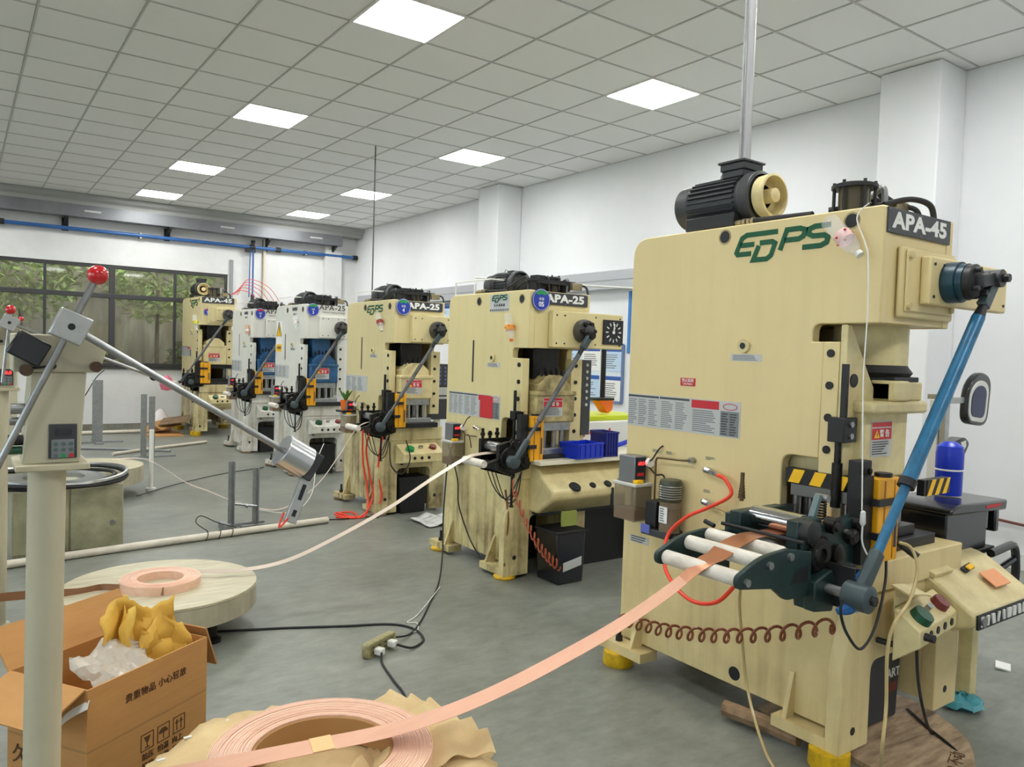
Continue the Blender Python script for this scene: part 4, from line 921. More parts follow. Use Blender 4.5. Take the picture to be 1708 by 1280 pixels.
# --- lubrication and air fittings on the side of the nearest press
def lubricator(root, y, z, near=True):
    L = empty('oil_lubricator', (0, y, z), parent=root)
    MB().prism([(-.10, .10), (-.02, .10), (-.02, .23), (-.10, .23)], 'y', -.055, .055).build('pump_head', mat('pump_grey', (128, 130, 134), .35, .5), L, bevel=.004)
    p = MB().box(-.092, -.030, -.0585, -.055, .115, .225).build('pump_display', mat('display_dark', (24, 28, 46), .3), L)
    text('led_digits', '60:5', .024, LED, p, (-.06, -.0595, .195), 'front'); MB().box(-.085, -.04, -.0592, -.0585, .135, .15).build('led_row', RED, p)
    MB().box(-.12, .0, -.085, .075, .085, .10).build('lid', mat('lid_grey', (200, 198, 190), .4), L, bevel=.003)
    MB().box(-.105, -.06, -.08, -.05, .10, .118).build('yellow_cap', YELB, L, bevel=.003)
    MB().cyl((-.02, -.065, .20), (-.02, -.085, .20), .022, n=18).build('gauge', WHITE, L)
    MB().prism([(-.115, -.085), (.0, -.085), (.0, .085), (-.115, .085)], 'y', -.08, .07).build('reservoir', SMOKEP, L, bevel=.008)
    MB().prism([(-.108, -.078), (-.006, -.078), (-.006, -.03), (-.108, -.03)], 'y', -.073, .063).build('oil', AMBERP, L)
    hs = MB(); hs.tube(spline([(-.02, -.06, .2), (-.03, -.1, .22), (-.02, -.13, .27), (-.0, -.14, .29)], 6), .004, 6); hs.tube(spline([(-.02, -.07, .18), (-.03, -.13, .15), (-.03, -.18, .15), (-.02, -.20, .06)], 6), .004, 6)
    hs.build('oil_line', RUBBER, L); return L
def grease_pump(root, y, z):
    L = empty('grease_pump', (0, y, z), parent=root); gd = mat('olive_cap', (58, 62, 44), .4)
    MB().lathe([(0, .16), (.05, .16), (.052, .17), (.052, .25), (.046, .262), (0, .262)], (-.06, -.02, 0), (0, 0, 1), 28).build('cap', gd, L)
    r = MB()
    for k in range(6): r.lathe([(.0525, .175 + k * .011), (.055, .178 + k * .011), (.0525, .181 + k * .011)], (-.06, -.02, 0), (0, 0, 1), 28)
    r.build('cap_ribs', STEEL, L)
    MB().cyl((-.06, -.02, .02), (-.06, -.02, .16), .05, n=28).build('grease_reservoir', SMOKEP, L); MB().cyl((-.06, -.02, .024), (-.06, -.02, .13), .045, n=20).build('grease', mat('grease_brown', (78, 58, 36), .3), L)
    lb = MB(); lb.box(-.112, -.1105, -.05, .0, .065, .14); o = lb.build('pump_label', WHITE, L); q = MB(); lines(q, 'side', -.112, -.048, -.002, .07, .135, 6, 4, .5); q.build('small_print', INKL, o)
    MB().box(-.1, -.0, .03, .10, .03, .15).build('motor_block', BLACK, L, bevel=.004)
    MB().box(-.115, -.0, -.05, .11, -.01, .022).build('pump_base', MOTOR, L, bevel=.004)
    o = MB().box(-.12, -.115, .05, .105, .0, .04).build('blue_plate', mat('blue_sticker', (96, 110, 190), .4), L); 
    v = MB(); v.cyl((-.06, -.05, -.01), (-.06, -.05, -.06), .016, n=12).cyl((-.06, -.05, .0), (-.06, -.09, -.02), .014, n=10).sphere((-.06, -.05, -.02), .022, 8); v.build('drain_valve', MOTOR, L)
    pp = MB(); pp.tube(spline([(-.02, -.1, .36), (-.03, -.1, .36), (-.035, -.04, .355), (-.035, .08, .35), (-.035, .10, .345)], 4) + [Vector((-.035, .105, .33)), Vector((-.035, .105, .05))], .005, 8); pp.build('copper_pipe', mat('pipe_brown', (104, 86, 56), .35, .5), L)
    MB().cyl((0, -.1, .36), (-.03, -.1, .36), .014, n=8).build('pipe_nut', STEEL, L); return L
def fitting(root, y, z):
    m = MB(); m.cyl((0, y, z), (-.03, y, z), .014, n=6).cyl((-.02, y, z), (-.026, y - .03, z - .003), .015, n=12).cyl((-.026, y - .03, z - .003), (-.03, y - .055, z - .008), .012, n=12).cyl((-.03, y - .055, z - .008), (-.033, y - .075, z - .012), .008, n=10)
    m.build('air_fitting', CHROME, root); return Vector((-.033, y - .075, z - .012))
R6 = PR[6]
lubricator(R6, 1.19, .84); grease_pump(R6, .955, .725)
f1 = fitting(R6, .765, 1.054); f2 = fitting(R6, .77, .909)
for k, (y, z) in enumerate(((1.185, .645), (.965, .644), (.76, 1.105), (.765, .955), (1.0, 1.1), (1.09, 1.1))):
    s_ = .065 if k < 2 else .03; mb = MB(); plate(mb, 'side', 0, y - s_, y + s_, z - s_ * .28, z + s_ * .28, .0015)
    o = mb.build('small_label', LABEL if k < 2 else CREAMP, R6); q = MB(); lines(q, 'side', -.0015, y - s_ * .95, y + s_ * .95, z - s_ * .26, z + s_ * .26, 3, k, .45, 1, .0006); q.build('small_print', INK, o)
O6 = Vector((2.76, 1.545, 0))
def w6(p): return O6 + Vector(p)
tag(hose('air_hose', [w6(f1), w6((-.04, .64, 1.03)), w6((-.05, .60, .97)), w6((-.07, .70, .90)), w6((-.1, .80, .84)), w6((-.13, .88, .74)), w6((-.22, .80, .62)), w6((-.3, .60, .56)), w6((-.34, .42, .60)), w6((-.36, .30, .72))], .0085, REDH, n=10),
    'red air hose looping from chrome fitting down under the white guide rollers', 'hose')
tag(hose('oil_hose', [w6(f2), w6((-.05, .62, .89)), w6((-.1, .50, .84)), w6((-.2, .42, .84))], .005, CLEARH), 'thin clear tube from lower chrome fitting to the roll feeder', 'hose')
# brown coiled hose in front of the nearest press
def coiled(p0, p1, sag, turns, r, tr):
    p0 = Vector(p0); p1 = Vector(p1); n = turns * 14; d = (p1 - p0).normalized(); side = d.cross(Vector((0, 0, 1))).normalized(); out = []
    for i in range(n + 1):
        t = i / n; c = p0.lerp(p1, t); c.z -= sag * 4 * t * (1 - t); a = t * turns * 2 * math.pi
        out.append(c + side * math.cos(a) * r + Vector((0, 0, 1)) * math.sin(a) * r)
    return MB().tube(out, tr, 6)
tag(coiled((2.70, 2.76, .245), (2.50, 1.50, .64), .06, 17, .028, .006).build('coiled_hose', BROWNH), 'brown coiled air hose slung along the side of nearest press', 'hose')
tag(hose('oil_hose', [(2.55, 1.95, .66), (2.60, 1.99, .55), (2.64, 2.0, .40), (2.66, 1.98, .2), (2.60, 1.86, .05), (2.50, 1.70, .012), (2.45, 1.45, .012), (2.5, 1.1, .012)], .006, CLEARH), 'clear yellowish hose hanging down the big press side to the floor', 'hose')
tag(hose('oil_hose', [at(1500, 905, 1, 1.46), at(1520, 915, 1, 1.43), at(1530, 950, 1, 1.40), at(1518, 1000, 1, 1.37), at(1491, 1042, 1, 1.35), at(1480, 1090, 1, 1.35), at(1478, 1180, 1, 1.35), at(1471, 1250, 1, 1.33), at(1469, 1290, 2, .012)], .006, CLEARH), 'clear yellowish hose hanging in front of the nearest press bed', 'hose')
tag(hose('sensor_cable', [at(1478, 936, 1, 1.52), at(1476, 975, 1, 1.48), at(1460, 1045, 1, 1.45), at(1436, 1083, 1, 1.43), at(1414, 1060, 1, 1.42), at(1403, 1028, 1, 1.41), at(1404, 1000, 1, 1.41)], .005, RUBBER), 'black cable looping below the yellow light curtain', 'cable')
# string, bottle
def bottle(name, label, a, b, r, body, lab, capc, group='bottles hung on presses'):
    a = Vector(a); b = Vector(b); d = (b - a).normalized(); L = (b - a).length
    t = thing(name, label, 'bottle', a, group=group)
    prof = [(0, 0), (r * .8, 0), (r, L * .03)]
    for k in range(6): prof += [(r * (1 if k % 2 else .93), L * (.06 + k * .1))]
    prof += [(r, L * .68), (r * .9, L * .78), (r * .4, L * .9), (r * .38, L * .95), (0, L * .95)]
    MB().lathe(prof, (0, 0, 0), d, 24).build('bottle_body', body, t)
    MB().lathe([(r * 1.01, L * .42), (r * 1.02, L * .425), (r * 1.02, L * .60), (r * 1.01, L * .605)], (0, 0, 0), d, 24).build('bottle_label', lab, t)
    q = MB(); 
    for k in range(5): a_ = k * 1.25; u = d.orthogonal().normalized(); w = d.cross(u); c = d * L * (.47 + .03 * (k % 3)) + (u * math.cos(a_) + w * math.sin(a_)) * r * 1.03; q.sphere(c, r * .16, 5)
    q.build('label_print', RED, t)
    MB().lathe([(0, L * .94), (r * .45, L * .94), (r * .45, L * 1.02), (0, L * 1.02)], (0, 0, 0), d, 16).build('cap', capc, t); return t
bottle('water_bottle', 'crushed clear water bottle with red and white label on big press', (2.715, 1.745, 2.10), (2.705, 1.605, 1.955), .033, CLEARP, mat('pink_label', (232, 196, 192), .4), WHITEP)
tag(hose('string', [(2.745, 1.60, 2.15), (2.735, 1.64, 2.10), (2.73, 1.6, 2.0), (2.72, 1.58, 1.94), (2.70, 1.56, 1.75), (2.685, 1.555, 1.5), (2.68, 1.54, 1.2), (2.675, 1.53, 1.02)], .0025, WHITEP, n=6), 'white string dangling from the water bottle on the big press', 'string')
tag(MB().lathe([(0, 0), (.006, 0), (.011, .01), (.009, .05), (.004, .055), (0, .055)], (2.675, 1.525, .965), (0, 0, 1), 12).build('cord_connector', WHITEP), 'small white cord connector hanging by the black upper die', 'connector')
tag(hose('white_cable', [(2.675, 1.525, .966), (2.672, 1.52, .90), (2.70, 1.50, .84), (2.74, 1.49, .82)], .0035, WHITEP, n=6), 'thin white cable below the white connector at the feeder', 'cable')
# hazard bars, upper die bar, bolster details of the nearest press
hd = empty('hazard_bar', (0, 0, 0), parent=R6)
hazard(hd, .47, .66, .03, 1.02, 1.085, 3)
MB().box(-.013, -.010, .10, .36, 1.065, 1.122).build('hazard_band', BLACK, hd); q = MB()
for k in range(3): y = .345 - k * .095; q.prism([(y, 1.066), (y - .05, 1.066), (y - .075, 1.121), (y - .025, 1.121)], 'x', -.016, -.013)
q.build('yellow_stripe', YELB, hd)
MB().box(-.010, .03, .10, .36, 1.065, 1.122).build('bar_plate', BLACK, hd); MB().box(.45, .66, .03, .06, 1.02, 1.085).build('bar_plate', BLACK, hd)
MB().box(-.012, .03, -.0, .335, 1.015, 1.062).build('die_bar', mat('die_bar_grey', (112, 112, 110), .4, .4), hd, bevel=.003)
MB().box(-.03, .05, .03, .08, 1.0, 1.19).build('die_clamp', BLACK, hd, bevel=.004)
q = MB()
for x, z in ((-.01, 1.04), (.03, 1.04), (-.01, 1.15), (.03, 1.15)): q.cyl((x, .03, z), (x, .022, z), .011, n=10)
q.build('clamp_screw', OILY, hd)
tag(MB().cyl(at(1497, 905, 1, 1.53), at(1531, 930, 1, 1.46), .012, .015, 12).build('black_handle', RUBBER), 'black rubber handle lying on the bed of nearest press', 'handle')
# box on blue strap at the swing arm
tag(hose('blue_rag', [(2.40, 1.44, .72), (2.45, 1.42, .74), (2.50, 1.42, .79), (2.53, 1.43, .83), (2.55, 1.44, .80), (2.53, 1.43, .74)], lambda t: .012 + .012 * math.sin(t * 9) ** 2, mat('blue_cloth', (36, 96, 160), .7), n=7), 'blue rag tied round the swing arm below the connecting rod', 'rag')
MB().box(-.255, -.22, -.115, -.09, .70, .80).build('white_tag', LABEL, R6)

# --- the other presses: fittings
for i in (5, 4, 3, 2):
    lubricator(PR[i], .84, .78)
    fitting(PR[i], .6, 1.0)
pl_ = MB(); pl_.tube([(-.03, .72, .72), (-.03, .72, .93), (-.03, .66, .93), (-.0, .6, .93)], .005, 6); pl_.build('copper_pipe', mat('pipe_brown', (104, 86, 56), .35, .5), PR[5])
def hang(i, a, b, label, body, lab, cap, r=.03):
    o = Vector((PR[i].location.x, PR[i].location.y, 0)); s = PR[i].scale.z
    return bottle('water_bottle', label, o + Vector((a[0], a[1], a[2] * s)), o + Vector((b[0], b[1], b[2] * s)), r, body, lab, cap)
hang(5, (-.035, .20, 1.82), (-.035, .15, 1.64), 'clear bottle with orange tea label hung on the 05 press', CLEARP, mat('orange_label', (240, 160, 60), .4), ORANGE)
hang(4, (-.035, .27, 1.86), (-.035, .17, 1.70), 'bottle with dark red label hung on the number 4 press', CLEARP, mat('dark_red_label', (150, 40, 30), .4), WHITEP)
hang(3, (-.035, .25, 1.86), (-.035, .22, 1.70), 'clear bottle with pale label hung on the number 3 press', CLEARP, WHITE, WHITEP)
hang(2, (-.035, .2, 1.76), (-.035, .16, 1.62), 'peach coloured bottle hung on the number 2 press', mat('peach_bottle', (228, 180, 150), .3, alpha=.9), WHITE, WHITEP)
hang(1, (-.035, .25, 1.85), (-.035, .12, 1.62), 'bottle with yellow green label hung on the farthest press', CLEARP, mat('lime_label', (200, 200, 40), .4), WHITEP, .045)
# number 3: electric warning signs
s3 = MB(); plate(s3, 'side', 0, .80, 1.02, 1.42, 1.80, .002); s3 = s3.build('warning_sign', WHITE, PR[3])
t = MB(); t.prism([(.82, 1.615), (1.0, 1.615), (.91, 1.785)], 'x', -.004, -.002); t.build('yellow_triangle', YELB, s3)
t = MB(); t.prism([(.90, 1.64), (.92, 1.69), (.905, 1.69), (.925, 1.75), (.895, 1.70), (.912, 1.70)], 'x', -.006, -.004); t.tube([(-.004, .82, 1.615), (-.004, 1.0, 1.615), (-.004, .91, 1.785)], .004, 5, True); t.build('lightning_mark', BLACK, s3)
t = MB(); plate(t, 'side', -.002, .81, 1.01, 1.425, 1.515, .001); o = t.build('yellow_panel', YELB, s3); text('lettering', '有电危险', .04, INK, o, (-.004, .91, 1.47), 'side')

# --- station between the 05 press and the nearest press
O5 = Vector((3.12, 4.19, 0))
c5 = empty('operator_desk', (0, 0, 0), parent=PR[5])
MB().prism([(-.20, .58), (-.20, .64), (.05, .80), (.12, .80), (.12, .46), (-.02, .46)], 'x', .10, 1.15).build('desk_body', CREAMP, c5, bevel=.02, seg=3)
MB().box(.06, 1.2, -.1, .4, .80, .83).build('desk_top', mat('desk_cream_white', (226, 220, 196), .45), c5, bevel=.004)
b = MB()
for k, (x, rx_, rz_) in enumerate(((.30, .045, .04), (.46, .025, .035), (.60, .03, .035), (.78, .05, .035))):
    c = Vector((x, -.2 + .02, .653)); nv = Vector((0, -.16, .25)).normalized(); b.cyl(c - nv * .0, c + nv * .012, rx_, rx_ * .9, 16)
b.build('desk_knob', BLACK, c5)
MB().tube(spline([(.70, -.17, .67), (.74, -.19, .70), (.82, -.14, .72), (.9, -.16, .68)], 6), .008, 6).build('desk_cable', RUBBER, c5)
MB().box(.62, .64, -.205, -.195, .5, .63).build('desk_seam', BLACK, c5)
MB().box(.13, 1.12, -.02, .1, .44, .465).build('desk_underframe', BLACK, c5)
MB().box(.62, 1.12, .12, .5, .0, .44).build('desk_dark_fill', RUBBER, c5)  # black box added to make the space under the desk dark
MB().box(.12, .60, .45, .5, .0, .6).build('desk_dark_back', RUBBER, c5)  # black sheet added behind the bin, darkening the gap under the desk
MB().box(1.12, 1.15, .0, .6, .02, .8).build('desk_side', BLACK, c5)
def crate(name, label, x, y, z, sx, sy, sz, m, rz=0, group=None):
    t = thing(name, label, 'crate', (x, y, z), rz, group); w = .006
    MB().box(-sx, sx, -sy, sy, 0, .008).build('bottom', m, t)
    for (a, b_, c, d) in ((-sx, sx, -sy, -sy + w), (-sx, sx, sy - w, sy), (-sx, -sx + w, -sy, sy), (sx - w, sx, -sy, sy)): MB().box(a, b_, c, d, .008, sz).build('side', m, t, bevel=.002)
    MB().tube([(-sx, -sy, sz), (sx, -sy, sz), (sx, sy, sz), (-sx, sy, sz)], .008, 6, True).build('rim', m, t)
    r = MB()
    for k in range(5): x_ = -sx + sx * 2 * (k + .5) / 5; r.box(x_ - .006, x_ + .006, -sy - .006, -sy, .01, sz)
    r.build('ribs', m, t); return t
crate('parts_crate', 'blue plastic parts crate on the desk beside 05 press', 3.60, 4.16, .832, .13, .09, .10, BLUEPL, .1)
crate('parts_crate', 'dark blue upright crate at the end of the 05 press desk', 3.83, 4.18, .832, .06, .09, .17, mat('navy_plastic', (26, 34, 120), .35), -.1)
# white tray, lime tray, blue rag, rod
tr = thing('work_bench', 'white bench with red marks behind the 05 press desk', 'bench', (4.25, 4.96, 0))
MB().box(-.35, .55, -.25, .25, .80, 1.02).build('bench_top', WHITE, tr, bevel=.01)
MB().box(-.35, .55, -.22, .22, 1.02, 1.06).build('lime_tray', mat('lime_plastic', (200, 214, 30), .4), tr, bevel=.006)
for x in (-.3, .5):
    for y in (-.2, .2): MB().box(x - .02, x + .02, y - .02, y + .02, 0, .8).build('leg', BLACK, tr)
q = MB(); q.cyl((-.08, -.25, .93), (-.08, -.252, .93), .02, n=8).cyl((.12, -.25, .95), (.12, -.252, .95), .012, n=8).cyl((-.16, -.25, .91), (-.16, -.252, .91), .014, n=6); q.build('red_marks', RED, tr)
tag(hose('blue_cloth_strip', [(4.02, 4.47, .845), (4.12, 4.44, .842), (4.22, 4.44, .86), (4.33, 4.45, .88)], .02, BLUEPL, n=6), 'bright blue cloth strip lying beside the white bench', 'cloth')
rdm = thing('work_lamp', 'thin black rod with an orange lower end standing on lime tray', 'lamp', (4.45, 4.90, 1.062))
MB().cyl((0, 0, .12), (0, 0, .62), .022, n=14).build('rod', BLACK, rdm)
MB().prism(round_poly([(-.10, .14), (.09, .13), (.08, .03), (.02, .0)], {2: .03, 3: .03}), 'y', -.05, .05).build('lamp_head', ORANGE, rdm, bevel=.01)
MB().box(-.105, .095, -.055, .055, .115, .14).build('lamp_cap', BLACK, rdm, bevel=.01)
tag(hose('orange_hose', [(3.72, 3.60, .60), (3.72, 3.56, .50), (3.70, 3.50, .30), (3.66, 3.42, .08), (3.64, 3.36, .02), (3.66, 3.2, .02)], .018, ORANGE, n=10), 'thick orange hose hanging between the 05 press and nearest press', 'hose')
bn = thing('waste_bin', 'black waste bin under the arch of the 05 press', 'bin', (3.385, 4.10, 0))
MB().prism([(-.11, .0), (.11, .0), (.13, .36), (-.13, .36)], 'y', -.12, .12).build('bin_body', GLOSSBLK, bn, bevel=.015); MB().box(-.137, .137, -.127, .127, .345, .365).build('bin_rim', BLACK, bn, bevel=.006)
MB().prism([(-.07, .09), (.09, .12), (.09, .18), (-.07, .15)], 'y', -.1225, -.12).build('bin_sticker', LABEL, bn)
tag(MB().box(3.30, 3.42, 3.98, 4.0, .40, .50).build('green_tag', mat('dull_green', (140, 150, 70), .5)), 'dull green tag under the 05 press desk', 'tag')
tag(MB().prism([(3.55, 3.25), (3.85, 3.2), (3.9, 3.5), (3.6, 3.55)], 'z', 0.001, .02).build('blue_cloth', mat('dusty_blue_cloth', (84, 110, 128), .8)), 'dusty blue cloth on the floor near the orange hose', 'cloth')
tag(coiled((2.97, 4.12, .70), (3.28, 3.98, .14), .10, 13, .035, .0055).build('coiled_hose', mat('rust_hose', (170, 80, 50), .4)), 'rust coloured coiled hose hanging in front of the 05 press', 'hose')
tag(hose('cable', [(3.02, 5.03, .85), (3.06, 4.95, .6), (3.05, 4.9, .4), (3.1, 4.8, .15), (3.11, 4.65, .04)], .005, RUBBER), 'thin black cable running down the 05 press side', 'cable')
tag(hose('drain_pipe', [(3.04, 4.29, .62), (3.05, 4.26, .4), (3.03, 4.28, .2), (3.03, 4.26, .1)], .008, mat('rust_pipe', (130, 84, 50), .5), n=8), 'rusty thin pipe down the corner of the 05 press', 'pipe')

# --- number 4: orange hoses, sack
tag(hose('air_hose', [(3.05, 6.62, .80), (3.06, 6.62, .5), (3.10, 6.60, .25), (3.05, 6.5, .03), (2.9, 6.55, .012), (2.85, 6.75, .012), (3.0, 6.7, .02), (2.95, 6.5, .012), (2.8, 6.6, .012)], .009, REDH, n=7), 'orange red air hose coiled on floor before number 4 press', 'hose', 'orange hoses at number 4 press')
tag(hose('air_hose', [(3.12, 6.60, .82), (3.09, 6.62, .62), (3.12, 6.61, .4), (3.14, 6.56, .18), (3.0, 6.5, .02), (2.86, 6.66, .03), (2.92, 6.76, .012)], .009, REDH, n=7), 'orange red air hose left of its twin on number 4 press', 'hose', 'orange hoses at number 4 press')
tag(hose('air_hose', [(3.20, 6.50, .75), (3.17, 6.50, .62), (3.17, 6.52, .4), (3.2, 6.50, .2), (3.18, 6.5, .12)], .009, REDH, n=7), 'short orange red hose hanging from the number 4 feeder', 'hose', 'orange hoses at number 4 press')
tag(hose('cable', [(3.36, 6.35, .72), (3.38, 6.30, .55), (3.3, 6.3, .42), (3.2, 6.32, .5), (3.22, 6.4, .7)], .006, RUBBER), 'black cable loop beside the number 4 control box', 'cable')
sk = MB(); rr = random.Random(4)
g_ = [[(3.35 + i * .09, 5.85 + j * .09 + .03 * math.sin(i), .012 + .02 * rr.random() + .03 * (i in (2, 4))) for i in range(9)] for j in range(5)]
for j in range(4):
    for i in range(8): sk.quad(g_[j][i], g_[j][i + 1], g_[j + 1][i + 1], g_[j + 1][i])
tag(sk.build('white_sack', mat('white_sack', (214, 214, 210), .7), None, fix=False, solid=.004), 'flat white woven sack on floor before number 4 press', 'sack')
for i, (x0, x1, lab) in enumerate(((.16, .42, 'black bin under the oily cream press with orange air hoses'),)):
    b = thing('waste_bin', lab, 'bin', (3.25 + .29, 6.62, 0)); MB().prism([(-.13, 0), (.13, 0), (.15, .34), (-.15, .34)], 'y', -.1, .1).build('bin_body', RUBBER, b, bevel=.01); MB().box(-.16, .16, -.11, .11, .325, .345).build('bin_rim', BLACK, b)
b = thing('waste_bin', 'black bin under the off-white press with yellow warning sign', 'bin', (3.35 + .29, 9.14, 0)); MB().prism([(-.14, 0), (.14, 0), (.155, .36), (-.155, .36)], 'y', -.1, .1).build('bin_body', RUBBER, b, bevel=.01); MB().box(-.16, .16, -.11, .11, .345, .365).build('bin_rim', BLACK, b)
b = thing('waste_bin', 'black bin under the half hidden off-white press', 'bin', (3.42 + .29, 11.35, 0)); MB().prism([(-.14, 0), (.14, 0), (.155, .36), (-.155, .36)], 'y', -.1, .1).build('bin_body', RUBBER, b, bevel=.01); MB().box(-.16, .16, -.11, .11, .345, .365).build('bin_rim', BLACK, b)
# wall cabinet panel and flag seen between the presses
cp = thing('switch_cabinet', 'dark upright control panel right of the number 4 press slide', 'panel', (4.02, 6.9, 0))
MB().box(-.1, .1, 0, .08, .85, 1.42).build('panel_box', DARKPL, cp, bevel=.004)
q = MB()
for i in range(3):
    for j in range(5): q.cyl((-.06 + i * .06, 0, 1.38 - j * .04), (-.06 + i * .06, -.008, 1.38 - j * .04), .012, n=8)
q.build('panel_button', mat('button_blue', (90, 110, 170), .4), cp)
MB().box(-.02, .09, -.004, 0, 1.06, 1.18).build('panel_display', LABEL, cp); MB().box(-.015, .085, -.006, -.004, 1.085, 1.1).build('display_print', INK, cp)
MB().box(-.03, .03, .02, .06, 0, .85).build('panel_post', OFFWHITE, cp)
cp = thing('switch_cabinet', 'narrow black control panel right of the 05 press slide', 'panel', (3.86, 4.45, 0))
MB().box(-.03, .06, 0, .08, .95, 1.52).build('panel_box', DARKPL, cp, bevel=.004); MB().box(-.02, .02, .02, .06, 0, .95).build('panel_post', CREAMP, cp)
q = MB()
for j in range(7): q.cyl((.015, 0, 1.48 - j * .05), (.015, -.008, 1.48 - j * .05), .012, n=8)
q.build('panel_button', LABEL, cp)
pp = thing('flower_pot', 'orange pot with a small green plant by number 4 press', 'plant', (3.17, 7.3, .93))
MB().lathe([(0, 0), (.04, 0), (.055, .1), (.05, .1), (.045, .02), (0, .02)], (0, 0, 0), (0, 0, 1), 16).build('pot', ORANGE, pp)
q = MB(); rr = random.Random(2)
for k in range(22):
    a = rr.uniform(0, 6.28); l_ = rr.uniform(.06, .14); e_ = Vector((math.cos(a) * l_ * .6, math.sin(a) * l_ * .6, .08 + l_)); s_ = Vector((-math.sin(a), math.cos(a), 0)) * .012
    q._add([(0, 0, .08), e_ * .6 + s_ + Vector((0, 0, .05)), e_, e_ * .6 - s_ + Vector((0, 0, .05))], [(0, 1, 2, 3)])
q.build('leaf', mat('leaf_light2', (90, 140, 60), .5), pp, fix=False)
MB().box(-.07, .09, -.08, .08, -.02, 0).build('pot_shelf', OILY, pp)

# ------------------------------------------------------------------ decoilers: turntables with sensing columns
def turntable(label, c, R, zt, th, seam=True):
    t = thing('coil_turntable', label, 'turntable', (c[0], c[1], 0))
    MB().lathe([(0, zt - .012), (R - .01, zt - .012), (R, zt - .016), (R, zt - th), (R - .02, zt - th), (R - .02, zt - .03), (0, zt - .03)], (0, 0, 0), (0, 0, 1), 80).build('rim', DECO, t)
    pcs = []
    ang = math.radians(-19)
    u = Vector((math.cos(ang), math.sin(ang), 0)); w = Vector((-math.sin(ang), math.cos(ang), 0))
    cuts = [-1, -.22, .12, 1] if seam else [-1, 1]
    for a, b in zip(cuts[:-1], cuts[1:]):
        N = 28; top = []
        for i in range(N + 1):
            v = a + (b - a) * i / N; top.append((v, math.sqrt(max(0, 1 - v * v))))
        poly = [u * x * R + w * v * R for v, x in top] + [u * -x * R + w * v * R for v, x in reversed(top)]
        cc = sum(poly, Vector()) / len(poly); poly = [cc + (p - cc) * .996 for p in poly]
        poly = [p for i, p in enumerate(poly) if (p - poly[i - 1]).length > 1e-4]
        MB().prism([(p.x, p.y) for p in poly], 'z', zt - .012, zt).build('top_plate', DECOTOP, t)
    for k in range(3):
        a = math.radians(-60 + 120 * k); x, y = math.cos(a) * R * .75, math.sin(a) * R * .75
        MB().lathe([(0, 0), (.05, 0), (.05, .02), (.028, .03), (.028, zt - th + .02), (0, zt - th + .02)], (x, y, 0), (0, 0, 1), 16).build('foot', OILY, t)
    MB().cyl((0, 0, .03), (0, 0, zt - .03), .11, n=24).build('pivot', DECO, t)
    return t
